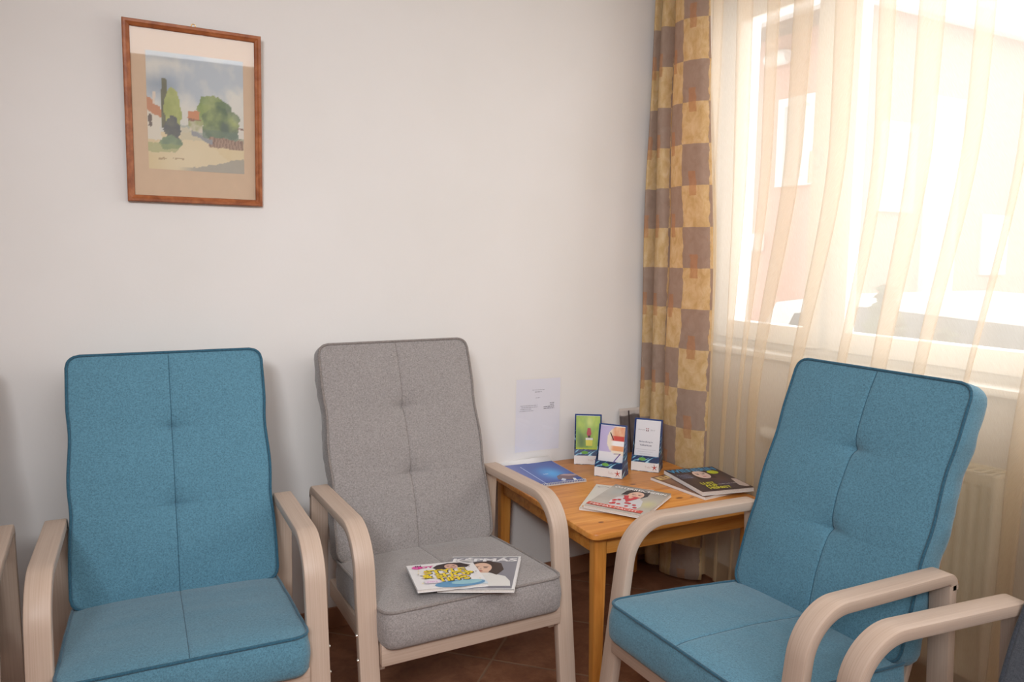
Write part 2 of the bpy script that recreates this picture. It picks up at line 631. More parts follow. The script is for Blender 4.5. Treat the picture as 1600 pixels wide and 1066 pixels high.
struct(MB().box((XL, YF + 0.011, 0), (XL + 0.010, -0.011, 0.077), 0.002).build('baseboard_left', M['skirting']))
# unseen brown door added behind the camera, a dark shape for glass reflections
d = empty('added_door', (-3.3, YF, 0)); d['kind'] = 'structure'
MB().box((-0.46, 0, 0), (0.46, 0.03, 2.05), 0.004).build('door_leaf', M['frame_wood'], d)
MB().box((-0.54, 0, 0), (-0.46, 0.045, 2.13)).box((0.46, 0, 0), (0.54, 0.045, 2.13)).box((-0.46, 0, 2.05), (0.46, 0.045, 2.13)).build('door_frame', M['frame_wood'], d)
MB().tube([(0.38, 0.03, 1.02), (0.38, 0.075, 1.02), (0.27, 0.075, 1.02)], 0.009).build('door_handle', M['chrome'], d)

# ---- window: narrow opening sash on the left, wide sash on the right
win = empty('window_1', (0.10, 0, 0)); win['kind'] = 'structure'
fr = MB()
X0, X1 = -0.02, 0.06
for a, b in (((X0, OY0, OZ0), (X1, OY0 - 0.06, OZ1)), ((X0, OY1 + 0.06, OZ0), (X1, OY1, OZ1)),
             ((X0, OY0 - 0.06, OZ0), (X1, OY1 + 0.06, OZ0 + 0.05)), ((X0, OY0 - 0.06, OZ1 - 0.06), (X1, OY1 + 0.06, OZ1)),
             ((X0, -0.705, OZ0 + 0.05), (X1, -0.755, OZ1 - 0.06))):
    fr.box(a, b, 0.004)
fr.build('window_frame', M['pvc'], win)
def sash(y0, y1):
    z0, z1 = OZ0 + 0.05, OZ1 - 0.06
    s = MB()
    wd = 0.072
    a, b = -0.045, 0.010
    s.box((a, y0, z0), (b, y0 - wd, z1), 0.006).box((a, y1 + wd, z0), (b, y1, z1), 0.006)
    s.box((a, y0 - wd, z0), (b, y1 + wd, z0 + wd), 0.006).box((a, y0 - wd, z1 - wd + 0.01), (b, y1 + wd, z1), 0.006)
    so = s.build('sash', M['pvc'], win)
    MB().add([(0, y0 - wd, z0 + wd), (0, y1 + wd, z0 + wd), (0, y1 + wd, z1 - wd + 0.01), (0, y0 - wd, z1 - wd + 0.01)], [(0, 1, 2, 3)]).build('pane', M['glass'], so)
    return so
s1 = sash(-0.19, -0.712)
sash(-0.748, -1.86)
sash(-1.87, -2.88)
MB().box((-0.058, -0.665, 1.66), (-0.045, -0.685, 1.73), 0.003).tube([(-0.058, -0.675, 1.71), (-0.085, -0.675, 1.71), (-0.088, -0.675, 1.60)], 0.008).build('window_handle', M['pvc'], s1)
MB().box((-0.14, OY0 - 0.002, OZ0 + 0.001), (-0.021, OY1 + 0.002, OZ0 + 0.024), 0.005).build('window_sill', M['pvc'], win)

# ================================================================== OUTSIDE
M['pink'] = simple('salmon_render', (212, 166, 150), 0.9, 0.1, var=0.05, scale=6)
M['soffit'] = simple('grey_soffit_boards', (150, 136, 128), 0.8, 0.1, var=0.1, scale=8)
M['white_out'] = simple('white_outdoor_paint', (240, 240, 238), 0.6, 0.2, var=0.02)
M['asphalt'] = simple('grey_paving', (150, 146, 140), 0.9, 0.1, var=0.1, scale=20)
M['leaf'] = simple('dull_green_leaves', (92, 104, 84), 0.8, 0.2, var=0.25, scale=40)
M['car_white'] = simple('white_car_paint', (232, 232, 232), 0.25, 0.5, var=0.01)
M['car_glass'] = simple('dark_car_glass', (70, 78, 86), 0.1, 0.5, var=0.05)
M['rubber'] = simple('tyre_rubber', (40, 40, 40), 0.8, 0.2)
M['pale_glass'] = simple('pale_window_glass', (215, 222, 226), 0.15, 0.6, var=0.03)  # pale base colour of the house panes
struct(MB().box((0.3, -8, -0.42), (12, 9, -0.30)).build('ground', M['asphalt']))
bld = empty('house', (3.0, 1.3, -0.30), 0, 'salmon pink house with white windows and grey eaves outside the window', 'house')
# two wings meet at the corner (0, 0): one faces this window, the other runs away along x
MB().box((0, 0, 0), (9.0, 5.5, 3.55)).build('house_wall', M['pink'], bld)
MB().box((-0.50, -0.10, 3.50), (9.3, 5.8, 3.56)).build('soffit', M['soffit'], bld)
MB().box((-0.60, -0.20, 3.43), (-0.50, 5.8, 3.60), 0.02).box((-0.50, -0.20, 3.42), (9.3, -0.10, 3.56), 0.02).build('gutter', M['white_out'], bld)
MB().add([(-0.5, -0.12, 3.57), (9.3, -0.12, 3.57), (9.3, 3, 5.2), (2.6, 3, 5.2), (-0.5, 5.8, 3.57), (2.6, 5.8, 5.2)], [(0, 1, 2, 3), (0, 3, 5, 4)]).build('roof', M['soffit'], bld)
def house_window(M_, w_, z0, z1, name='house_window', pane='house_pane', bars=True):
    """in a local frame: u along the wall, d out of the wall"""
    f = MB()
    t = 0.07
    f.box((0, -0.05, z0), (t, 0.02, z1), M=M_).box((w_ - t, -0.05, z0), (w_, 0.02, z1), M=M_)
    f.box((t, -0.05, z0), (w_ - t, 0.02, z0 + t), M=M_).box((t, -0.05, z1 - t), (w_ - t, 0.02, z1), M=M_)
    if bars: f.box((w_ / 2 - 0.025, -0.04, z0 + t), (w_ / 2 + 0.025, 0.02, z1 - t), M=M_)
    fo = f.build(name, M['white_out'], bld)
    MB().box((t, -0.012, z0 + t), (w_ - t, 0.0, z1 - t), M=M_).build(pane, M['pale_glass'], fo)
MA = Matrix.Translation((0, 0.94, 0)) @ Matrix.Rotation(-math.pi / 2, 4, 'Z')
house_window(MA, 0.40, 2.23, 2.96)
house_window(Matrix.Translation((0.03, 0, 0)), 0.38, 1.99, 2.66)
house_window(Matrix.Translation((0.60, 0, 0)), 0.38, 0.05, 2.90, 'house_door', 'door_pane', False)
house_window(Matrix.Translation((4.6, 0, 0)), 1.3, 1.6, 2.9)
wl = MB()
wl.lathe([(0.03, 0), (0.06, 0.01), (0.065, 0.2), (0.05, 0.23)], 20, M=Matrix.Translation((2.92, 2.36, 3.0)) @ Matrix.Rotation(math.pi / 2, 4, 'X'))
tag(wl.build('wall_lamp', M['white_out']), 'white tubular lamp high on the pink house wall outside', 'lamp')
kl = MB().box((2.93, 2.47, 1.38), (3.0, 2.36, 1.54), 0.02)
tag(kl.build('meter_box', M['white_out']), 'small white box low on the pink house wall outside', 'box')
sg = MB().box((4.40, 1.27, 1.20), (4.76, 1.30, 1.71), 0.004)
tag(sg.build('notice_board', M['white_out']), 'white upright notice board on the pink wall outside', 'sign')
# parked car
car = empty('parked_car', (2.10, -1.75, -0.30), math.radians(90), 'white hatchback parked outside in front of the pink house', 'car')
prof = [(-0.55, 0.25), (-0.55, 0.62), (-0.45, 0.86), (0.25, 1.0), (0.85, 1.40), (2.0, 1.44), (2.55, 1.36), (2.8, 0.95), (2.85, 0.3)]
Rc = Matrix(((1, 0, 0, 0), (0, 0, -1, 0), (0, 1, 0, 0), (0, 0, 0, 1)))
MB().prism(prof, -0.62, 0.62, M=Rc).build('car_body', M['car_white'], car)
MB().prism([(0.50, 1.03), (0.90, 1.33), (1.95, 1.37), (2.40, 1.30), (2.55, 1.02)], -0.63, 0.63, M=Rc).build('car_window', M['car_glass'], car)
for x in (0.1, 2.0):
    for s in (-1, 1):
        MB().lathe([(0.2, -0.09), (0.3, -0.085), (0.31, 0), (0.3, 0.085), (0.2, 0.09)], 24, M=Matrix.Translation((x, s * 0.56, 0.31)) @ Matrix.Rotation(math.pi / 2, 4, 'X')).build('wheel', M['rubber'], car)
def bush(loc, r, h, label):
    b = MB()
    rnd = random.Random(int(loc[1] * 1000))
    for k in range(900):
        a, zz = rnd.uniform(0, 2 * math.pi), rnd.random()
        rr = r * math.sqrt(max(0.02, 1 - (2 * zz - 0.9) ** 2)) * rnd.uniform(0.6, 1.0)
        p = Vector((rr * math.cos(a), rr * math.sin(a), 0.05 + zz * h))
        q = Matrix.Translation(p) @ Matrix.Rotation(rnd.uniform(0, 6), 4, 'Z') @ Matrix.Rotation(rnd.uniform(0, 6), 4, 'X')
        s = rnd.uniform(0.03, 0.06)
        b.add([(-s, 0, 0), (0, -s * 0.5, 0.006), (s, 0, 0), (0, s * 0.5, 0.006)], [(0, 1, 2, 3)], M=q)
    e = empty('bush', loc, 0, label, 'bush', None)
    b.build('foliage', M['leaf'], e)
    MB().tube([(0, 0, 0), (0.01, 0, h * 0.5)], [0.02, 0.012]).build('stem', M['dark'], e)
bush((1.25, -0.12, -0.30), 0.14, 1.45, 'round grey-green bush outside the window, the taller of two')
bush((1.25, -0.42, -0.30), 0.12, 1.26, 'low grey-green bush outside, below the white notice board')

# ================================================================== RADIATOR
rad = empty('radiator', (-0.075, -1.10, 0), 0, 'cream panel radiator with thermostat valve behind the sheer curtain', 'radiator')
ry0, ry1, rz0, rz1 = 0.34, -0.36, 0.17, 0.755
pan = MB()
npt = 22
poly = []
for i in range(npt * 4 + 1):
    y = ry0 + (ry1 - ry0) * i / (npt * 4)
    ph = (i % 4)
    poly.append((-0.048 + (0.006 if ph in (2, 3) else 0.0), y))
V, F = [], []
for x, y in poly:
    V += [(x, y, rz0 + 0.03), (x, y, rz1 - 0.03)]
for i in range(len(poly) - 1):
    F.append((2 * i, 2 * i + 1, 2 * i + 3, 2 * i + 2))
pan.add(V, F)
pan.box((-0.049, ry0, rz0), (-0.040, ry1, rz0 + 0.03)).box((-0.049, ry0, rz1 - 0.03), (-0.040, ry1, rz1))
pan.box((0.03, ry0, rz0), (0.045, ry1, rz1), 0.004).box((-0.045, ry0, rz0 + 0.02), (0.03, ry0 - 0.012, rz1 - 0.02)).box((-0.045, ry1 + 0.012, rz0 + 0.02), (0.03, ry1, rz1 - 0.02))
pan.build('panel', M['enamel'], rad)
g = MB()
for k in range(26):
    y = ry0 - 0.02 + (ry1 - ry0 + 0.04) * k / 25
    g.box((-0.042, y - 0.005, rz1 - 0.002), (0.04, y + 0.005, rz1 + 0.004))
g.box((-0.05, ry0, rz1 - 0.004), (-0.040, ry1, rz1 + 0.006)).box((0.034, ry0, rz1 - 0.004), (0.046, ry1, rz1 + 0.006))
g.build('grille', M['enamel'], rad)
for y in (ry0, ry1):
    MB().box((-0.052, y - 0.006, rz0), (0.046, y + 0.006, rz1 + 0.006), 0.003).build('side_cover', M['enamel'], rad)
va = MB()
RY = Matrix.Translation((-0.005, 0.37, 0.695)) @ Matrix.Rotation(-math.pi / 2, 4, 'X')
va.lathe([(0.012, -0.03), (0.014, 0.03), (0.017, 0.032), (0.017, 0.05)], 16, M=RY)
vo_ = va.build('valve', M['chrome'], rad)
MB().lathe([(0.02, 0.045), (0.024, 0.05), (0.026, 0.075), (0.024, 0.11), (0.020, 0.125), (0.013, 0.128)], 24, M=RY).build('thermostat_head', M['pvc'], vo_)
MB().tube([(-0.005, 0.385, 0.69), (-0.005, 0.385, 0.03)], 0.009).build('pipe', M['enamel'], rad)
for yb_ in (0.185, -0.215):
    MB().box((0.045, yb_ - 0.015, 0.6), (0.074, yb_ + 0.015, 0.66)).build('bracket', M['enamel'], rad)

# ================================================================== CURTAINS
rail = MB().box((-0.20, -0.02, ZC - 0.025), (-0.12, -4.4, ZC), 0.004)
tag(rail.build('curtain_rail', M['pvc']), 'white curtain rail along the ceiling above the window', 'curtain rail')

def cat(pts, n):
    """Catmull-Rom through plan points"""
    out = []
    P = [pts[0]] + list(pts) + [pts[-1]]
    for i in range(1, len(P) - 2):
        for k in range(n):
            t = k / n
            r = []
            for d_ in range(2):
                a, b, c, e = P[i - 1][d_], P[i][d_], P[i + 1][d_], P[i + 2][d_]
                r.append(0.5 * ((2 * b) + (-a + c) * t + (2 * a - 5 * b + 4 * c - e) * t * t + (-a + 3 * b - 3 * c + e) * t ** 3))
            out.append(tuple(r))
    out.append(tuple(pts[-1]))
    return out

def cloth(name, plan_fn, zs, mat, parent=None, u0=0.0):
    """plan_fn(z) -> list of (x, y, u); one sheet"""
    b = MB()
    rows = [plan_fn(z) for z in zs]
    n = len(rows[0])
    V = [(p[0], p[1], z + (p[3] if len(p) > 3 else 0)) for row, z in zip(rows, zs) for p in row]
    F, UV = [], []
    for j in range(len(zs) - 1):
        for i in range(n - 1):
            F.append((j * n + i, j * n + i + 1, (j + 1) * n + i + 1, (j + 1) * n + i))
            UV.append([(rows[j][i][2] + u0, zs[j]), (rows[j][i + 1][2] + u0, zs[j]), (rows[j + 1][i + 1][2] + u0, zs[j + 1]), (rows[j + 1][i][2] + u0, zs[j + 1])])
    b.add(V, F, UV, smooth=True)
    return b.build(name, mat, parent, 180)

#      crest / crease plan of the heavy drape  (x, y)
DR = [(-0.10, -0.020), (-0.165, -0.018), (-0.200, -0.026), (-0.203, -0.040), (-0.150, -0.060), (-0.105, -0.068), (-0.160, -0.076), (-0.200, -0.090),
      (-0.203, -0.122), (-0.155, -0.150), (-0.108, -0.160), (-0.162, -0.166), (-0.195, -0.180), (-0.200, -0.225), (-0.194, -0.285), (-0.172, -0.345), (-0.140, -0.376)]
# where each of these points lies across the width of the woven pattern (metres)
DU = [-0.05, -0.01, 0.015, 0.045, 0.11, 0.14, 0.19, 0.240, 0.290, 0.35, 0.38, 0.43, 0.470, 0.530, 0.590, 0.650, 0.690]
base_plan = cat(DR, 8)
arc = [p[0] for p in cat([(q, 0.0) for q in DU], 8)]
def drape_plan(z):
    s = 1.0 - 0.26 * sm(1.2, 2.5, z)
    out = []
    for (x, y), u in zip(base_plan, arc):
        wob = 0.004 * math.sin(3.1 * z + 18 * u) + 0.003 * math.sin(7.3 * z + 9 * u)
        out.append((x + wob + 0.02 * sm(1.6, 2.5, z), -0.022 + (y + 0.022) * s + min(0, wob * 0.3), u, 0.012 * math.sin(11 * u) * (1 if z < 0.1 else 0)))
    
    return out
zs = [0.035 + (ZC - 0.06) * k / 60 for k in range(61)]
zs[-1] = ZC - 0.03
dr = cloth('drape', drape_plan, zs, M['drape'], None, 0.0)
sol = dr.modifiers.new('cloth', 'SOLIDIFY'); sol.thickness = 0.0016
tag(dr, 'brown and gold block-patterned drape hanging in the room corner', 'curtain')

rs = random.Random(3)
knots = []
y = -0.285
while y > -4.3:
    step = rs.uniform(0.10, 0.22)
    knots.append((y, step * rs.uniform(0.28, 0.50), rs.uniform(0.008, 0.014)))
    y -= step
def sheer_plan(z):
    out, u, prev = [], 0.0, None
    for i in range(len(knots) - 1):
        ya, A, B = knots[i]
        yb = knots[i + 1][0]
        L = ya - yb
        for k in range(12):
            t = k / 12
            yy = ya - L * t - A * math.sin(2 * math.pi * t) * (0.75 + 0.35 * sm(0.2, 2.3, z))
            xx = -0.151 + B * math.cos(2 * math.pi * t) * (0.8 + 0.2 * math.sin(5 * z + i))
            d_ = -yy
            lean = 0.13 * sm(0.40, 0.75, d_) * sm(1.75, 0.7, z) * (1 - 0.6 * sm(1.2, 2.2, d_))
            lean += 0.010 * math.sin(2.3 * z + i * 1.7)
            lim = -0.022 - 0.363 * (1.0 - 0.26 * sm(1.2, 2.5, z)) - 0.008
            yy = min(yy + lean, lim - 0.02 * (d_ - 0.28))
            if prev: u += math.hypot(xx - prev[0], yy - prev[1])
            prev = (xx, yy)
            out.append((xx, yy, u))
    return out
zs = [0.08 + (ZC - 0.112) * k / 40 for k in range(41)]
sh = cloth('sheer_curtain', sheer_plan, zs, M['sheer'])
tag(sh, 'translucent peach sheer curtain hanging across the window', 'curtain')

# ================================================================== ARMCHAIRS
HW, WA, TH = 0.319, 0.053, 0.027
def fillet(p0, p1, p2, R, n=10):
    a, b = (p0 - p1).normalized(), (p2 - p1).normalized()
    ang = a.angle(b)
    t = R / math.tan(ang / 2)
    A, B = p1 + a * t, p1 + b * t
    c = p1 + (a + b).normalized() * (R / math.sin(ang / 2))
    out = []
    for k in range(n + 1):
        s = k / n
        v = ((A - c) * (1 - s) + (B - c) * s)
        # slerp
        th = (A - c).angle(B - c)
        v = (math.sin((1 - s) * th) * (A - c) + math.sin(s * th) * (B - c)) / math.sin(th)
        out.append(c + v)
    return out

def bent_board(path, x0, x1, th, c=0.0045):
    """sweep a chamfered rectangle along a (y,z) path; the path is the outer face, thickness goes to its right-hand side"""
    b = MB()
    N = len(path)
    sec = [(x0 + c, 0), (x1 - c, 0), (x1 - c * 0.3, c * 0.3), (x1, c), (x1, th - c), (x1 - c * 0.3, th - c * 0.3), (x1 - c, th), (x0 + c, th), (x0 + c * 0.3, th - c * 0.3), (x0, th - c), (x0, c), (x0 + c * 0.3, c * 0.3)]
    n = len(sec)
    per = [0.0]
    for k in range(n):
        a, q = sec[k], sec[(k + 1) % n]
        per.append(per[-1] + math.hypot(a[0] - q[0], a[1] - q[1]))
    V, al, s = [], [], 0.0
    for i in range(N):
        a = path[max(0, i - 1)]; q = path[min(N - 1, i + 1)]
        t = (q - a).normalized()
        nr = Vector((t.y, -t.x))
        if i: s += (path[i] - path[i - 1]).length
        al.append(s)
        for w_, d_ in sec:
            p = path[i] + nr * d_
            V.append((w_, p.x, p.y))
    F, UV = [], []
    for i in range(N - 1):
        for k in range(n):
            k2 = (k + 1) % n
            F.append((i * n + k, i * n + k2, (i + 1) * n + k2, (i + 1) * n + k))
            UV.append([(al[i], per[k]), (al[i], per[k + 1]), (al[i + 1], per[k + 1]), (al[i + 1], per[k])])
    F.append(tuple(range(n))); UV.append([(0.0, 0.01 * k) for k in range(n)])
    F.append(tuple((N - 1) * n + k for k in range(n))[::-1]); UV.append([(0.0, 0.01 * k) for k in range(n)])
    b.add(V, F, UV, smooth=True)
    return b

def board(a, bb, along, bev=0.003):
    """straight board with UVs: u along its long axis"""
    b = MB().box(a, bb, bev)
    for i, fc in enumerate(b.f):
        o = [k for k in range(3) if k != along]
        b.uv[i] = [(b.v[k][along], b.v[k][o[0]] + b.v[k][o[1]]) for k in fc]
    return b

def cushion(wb, wt, L, T, r, puff, dimples, bulge, seed, org, ydir, zdir, wrinkle=0.0012, sidepuff=0.006, seam=True):
    """upholstered pad: x across, Y along, Z out of the front; returns (pad MB, piping MB)"""
    us = [-1, -0.97, -0.93, -0.87, -0.78, -0.67, -0.55, -0.44, -0.33, -0.22, -0.13, -0.07, -0.03, -0.012, 0, 0.012, 0.03, 0.07, 0.13, 0.22, 0.33, 0.44, 0.55, 0.67, 0.78, 0.87, 0.93, 0.97, 1]
    nv = 40
    vs = [-1 + 2 * k / nv for k in range(nv + 1)] + ([2 * ds - 1 + o_ for ds, _ in dimples for o_ in (-0.03, -0.015, -0.006, 0.0, 0.006, 0.015, 0.03)])
    vs = sorted(set(vs + [-0.98, -0.965, 0.98, 0.965]))
    X = Vector((1, 0, 0)); Y = Vector(ydir).normalized(); Z = Vector(zdir).normalized(); O = Vector(org)
    def wid(s):
        w_ = wb + (wt - wb) * s
        for ds, dep in dimples:
            w_ -= 0.006 * math.exp(-((s - ds) / 0.09) ** 2)
        return w_ + 0.0022 * noise.noise(Vector((s * 6, seed, 0)))
    def flat(u, v):
        k = max(abs(u), abs(v))
        if k < 1e-9: return 0.0, 0.5
        bu, bv = u / k, v / k
        w0, h0 = (wb + wt) / 2, L / 2
        x, y = bu * w0, bv * h0
        cx, cy = w0 - r, h0 - r
        if abs(x) > cx and abs(y) > cy:
            dx, dy = (abs(x) - cx) / r, (abs(y) - cy) / r
            l_ = math.hypot(dx, dy)
            m_ = max(dx, dy)
            dx, dy = dx / l_ * m_, dy / l_ * m_
            x, y = math.copysign(cx + dx * r, x), math.copysign(cy + dy * r, y)
        x, y = x * k, y * k
        s = y / L + 0.5
        return x * wid(s) / w0, s
    def bul(s): return bulge * math.sin(math.pi * min(1, max(0, s)) ** 0.8)
    def front(u, v):
        x, s = flat(u, v)
        z = bul(s)
        e = (1 - abs(u) ** 5) * (1 - abs(v) ** 6)
        z += puff * e
        y = s * L
        for ds, dep in dimples:
            d2 = math.hypot(x, (y - ds * L))
            z -= dep * 1.5 * math.exp(-(d2 / 0.020) ** 1.1)
            z -= dep * 0.5 * math.exp(-((y - ds * L + 0.10 * abs(x)) / 0.010) ** 2 - (x / 0.055) ** 2)
            z -= dep * 0.55 * math.exp(-((y - ds * L) / 0.06) ** 2 - (x / 0.15) ** 2)
        z += wrinkle * e * noise.fractal(Vector((x * 5 + seed, y * 9, seed)), 1.0, 2.0, 4) * 1.6
        if dimples:
            z += 0.0024 * e * sm(0.62, 0.1, s) * noise.noise(Vector((x * 3.5 + seed, y * 20, seed * 2)))
        if seam:
            z -= 0.0030 * math.exp(-(u / 0.010) ** 2) * (1 if abs(v) < 0.985 else 0.4)
        return O + X * x + Y * (s * L) + Z * z
    pad = MB()
    nu = len(us); nV = len(vs)
    V = [front(u, v) for v in vs for u in us]
    F = [(j * nu + i, j * nu + i + 1, (j + 1) * nu + i + 1, (j + 1) * nu + i) for j in range(nV - 1) for i in range(nu - 1)]
    # border loop
    loop = [i for i in range(nu)] + [j * nu + nu - 1 for j in range(1, nV)] + [(nV - 1) * nu + i for i in range(nu - 2, -1, -1)] + [j * nu for j in range(nV - 2, 0, -1)]
    luv = [(us[k % nu], vs[k // nu]) for k in loop]
    cen = O + Y * (L / 2)
    ring_prev = loop
    nl = len(loop)
    for d_ in (0.06, 0.2, 0.38, 0.56, 0.75, 0.9, 1.0):
        off = sidepuff * 4 * d_ * (1 - d_) if d_ < 0.9 else -0.008 * (d_ - 0.9) * 10 + sidepuff * 0.3
        ring = []
        for (u, v), k in zip(luv, loop):
            p = V[k]
            x, s = flat(u, v)
            dirv = X * (x) + Y * (s * L - L / 2)
            # outward normal of the rounded outline (blend)
            nx = math.copysign(abs(u) ** 14, u); ny = math.copysign(abs(v) ** 14, v)
            nn = (X * nx + Y * ny)
            nn = nn.normalized() if nn.length > 1e-6 else dirv.normalized()
            wr_ = wrinkle * 2.2 * noise.noise(Vector((x * 14 + seed, s * L * 26, d_ * 3)))
            ring.append(len(V))
            V.append(V[k] - Z * (T * d_) + nn * (off + wr_ * (1 if d_ < 1 else 0)))
        for i in range(nl):
            j = (i + 1) % nl
            F.append((ring_prev[i], ring[i], ring[j], ring_prev[j]))
        ring_prev = ring
    # back: mirror grid, flat
    bi = {}
    for i, k in enumerate(loop): bi[k] = ring_prev[i]
    idx = {}
    for j in range(nV):
        for i in range(nu):
            k = j * nu + i
            if k in bi: idx[k] = bi[k]
            else:
                x, s = flat(us[i] * 0.97, vs[j] * 0.97)
                idx[k] = len(V)
                V.append(O + X * x + Y * (s * L) + Z * (bul(s) - T))
    for j in range(nV - 1):
        for i in range(nu - 1):
            a = j * nu + i
            F.append((idx[a], idx[a + nu], idx[a + nu + 1], idx[a + 1]))
    pad.add(V, F, smooth=True)
    pip = MB()
    pts = []
    for (u, v) in luv:
        x, s = flat(u, v)
        q = O + X * x * 1.004 + Y * (s * L) + Z * (bul(s) + 0.0005 + 0.0012 * noise.noise(Vector((x * 9, s * 6, seed))))
        pts.append(q)
    pip.tube(pts, 0.0042, 7, closed=True)
    thr = MB()
    thr.tube([front(0.0, v) + Z * 0.0006 for v in vs if abs(v) < 0.985], 0.0011, 5)
    return pad, pip, thr

def make_chair():
    root = empty('armchair', (0, 0, 0))
    V2 = lambda y, z: Vector((y, z))
    foot = V2(-0.39, 0.0)
    c1 = V2(-0.39 + 0.128 * 0.640, 0.640)
    c2 = V2(0.182, 0.626)
    end = V2(0.182, 0.586)
    path = [foot + (c1 - foot) * k / 6 * 0.80 for k in range(6)] + fillet(foot, c1, c2, 0.125, 14)
    path += [path[-1] + (V2(0.135, 0.6275) - path[-1]) * k / 5 for k in range(1, 5)] + fillet(c1, c2, end, 0.036, 8) + [end]
    for s in (-1, 1):
        xa, xb = (HW - WA, HW) if s > 0 else (-HW, -HW + WA)
        arm = bent_board(path, xa, xb, TH).build('arm_frame', M['birch'], root, 40)
        lp = [V2(0.175 + 0.040 * (0.6 - z) / 0.6, z) for z in (0.0, 0.2, 0.4, 0.598)][::-1]
        bent_board(lp, xa, xb, TH).build('rear_leg', M['birch'], root, 40)
        xo = s * HW
        for (yy, zz) in ((-0.330, 0.368), (-0.338, 0.305)):
            MB().lathe([(0.0055, -0.002), (0.0055, 0.002), (0.004, 0.0042), (0.0015, 0.005)], 12,
                       M=Matrix.Translation((xo, yy, zz)) @ Matrix.Rotation(s * math.pi / 2, 4, 'Y')).build('bolt', M['chrome'], root)
        MB().lathe([(0.008, -0.003), (0.008, 0.004), (0.0055, 0.0065), (0.002, 0.007)], 14,
                   M=Matrix.Translation((s * (HW - 0.012), 0.182, 0.598)) @ Matrix.Rotation(-math.pi / 2, 4, 'X')).build('bolt', M['brass'], root)
        board((s * 0.266, -0.335, 0.262), (s * 0.246, 0.155, 0.318), 1).build('side_rail', M['birch'], root)
    board((-0.266, -0.368, 0.287), (0.266, -0.345, 0.345), 0).build('front_rail', M['birch'], root)
    board((-0.246, 0.130, 0.262), (0.246, 0.152, 0.318), 0).build('back_rail', M['birch'], root)
    th = math.atan2(0.22, 0.647)
    ud = Vector((0, math.sin(th), math.cos(th))); nd = Vector((0, -math.cos(th), math.sin(th)))
    # back frame: two uprights and slats behind the pad
    for s in (-1, 1):
        b = MB().box((-0.016, -0.10, -0.102), (0.016, 0.64, -0.082), 0.003,
                     M=Matrix.Translation((s * 0.22, 0.065, 0.399)) @ Matrix(((1, 0, 0, 0), (0, ud.y, nd.y, 0), (0, ud.z, nd.z, 0), (0, 0, 0, 1))))
        for i, fc in enumerate(b.f): b.uv[i] = [(b.v[k].z, b.v[k].x + b.v[k].y) for k in fc]
        b.build('back_upright', M['birch'], root)
    for k in range(4):
        yy = 0.06 + 0.17 * k
        b = MB().box((-0.236, yy, -0.086), (0.236, yy + 0.045, -0.078), 0.002,
                     M=Matrix.Translation((0, 0.065, 0.399)) @ Matrix(((1, 0, 0, 0), (0, ud.y, nd.y, 0), (0, ud.z, nd.z, 0), (0, 0, 0, 1))))
        for i, fc in enumerate(b.f): b.uv[i] = [(b.v[q].x, b.v[q].z + b.v[q].y) for q in fc]
        b.build('back_slat', M['birch'], root)
    # seat pad
    f0 = Vector((0, -0.384, 0.434)); f1 = Vector((0, 0.065, 0.399))
    yd = (f1 - f0).normalized(); zd = Vector((0, -yd.z, yd.y))
    pad, pip, thr = cushion(0.263, 0.258, 0.500, 0.098, 0.035, 0.012, [], 0.004, 3.3, f0, yd, zd, 0.0016, 0.007)
    so = pad.build('seat_cushion', M['blue'], root, 180)
    pip.build('piping', M['blue_pipe'], so, 180)
    thr.build('seam', M['blue_pipe'], so, 180)
    pad, pip, thr = cushion(0.262, 0.258, 0.683, 0.080, 0.034, 0.010, [(0.36, 0.011), (0.68, 0.011)], 0.012, 8.1, (0, 0.065, 0.399), ud, nd, 0.0022, 0.006)
    bo = pad.build('back_cushion', M['blue'], root, 180)
    pip.build('piping', M['blue_pipe'], bo, 180)
    thr.build('seam', M['blue_pipe'], bo, 180)
    return root

proto = make_chair()
GREY = {M['blue']: M['grey'], M['blue_pipe']: M['grey_pipe']}
SLATE = {M['blue']: M['slate'], M['blue_pipe']: M['slate_pipe']}
chairs = [(-2.062, -0.465, -0.042, None, 'blue upholstered armchair with pale birch arms standing left of the grey one'),
          (-1.356, -0.461, -0.011, GREY, 'light grey upholstered armchair with two magazines on its seat'),
          (-0.690, -1.295, -1.567, None, 'blue upholstered armchair in front of the window, its back to the sheer curtain'),
          (-0.710, -2.026, -1.655, SLATE, 'slate grey armchair cut off at the right edge, mostly its pale arm showing'),
          (-2.760, -0.446, 0.009, SLATE, 'armchair cut off at the left edge, only the end of its birch arm showing')]
for i, (x, y, a, sw, lab) in enumerate(chairs):
    o = proto if i == 0 else copy_tree(proto, None, sw)
    o.location = (x, y, 0)
    o.rotation_euler = (0, 0, a)
    tag(o, lab, 'armchair', 'birch armchairs along the walls')

# ================================================================== TABLE
TZ = 0.51
tb = empty('side_table', (-0.583, -0.412, 0), math.radians(-2.0), 'low square pine side table in the corner holding leaflets and magazines', 'table')
def rrect(hx, hy, r, n=6):
    out = []
    for cx, cy, a0 in ((hx - r, hy - r, 0), (-hx + r, hy - r, 90), (-hx + r, -hy + r, 180), (hx - r, -hy + r, 270)):
        for k in range(n + 1):
            a = math.radians(a0 + 90 * k / n)
            out.append((cx + r * math.cos(a), cy + r * math.sin(a)))
    return out
TW, TD = 0.360, 0.388
b = MB()
lay = [(0.004, TZ - 0.022), (0.0, TZ - 0.018), (0.0, TZ - 0.006), (0.002, TZ - 0.002), (0.006, TZ)]
V, F = [], []
n = None
for ins, z in lay:
    pl = rrect(TW - ins, TD - ins, 0.032 - ins)
    n = len(pl)
    V += [(x, y, z) for x, y in pl]
for j in range(len(lay) - 1):
    F += [(j * n + k, j * n + (k + 1) % n, (j + 1) * n + (k + 1) % n, (j + 1) * n + k) for k in range(n)]
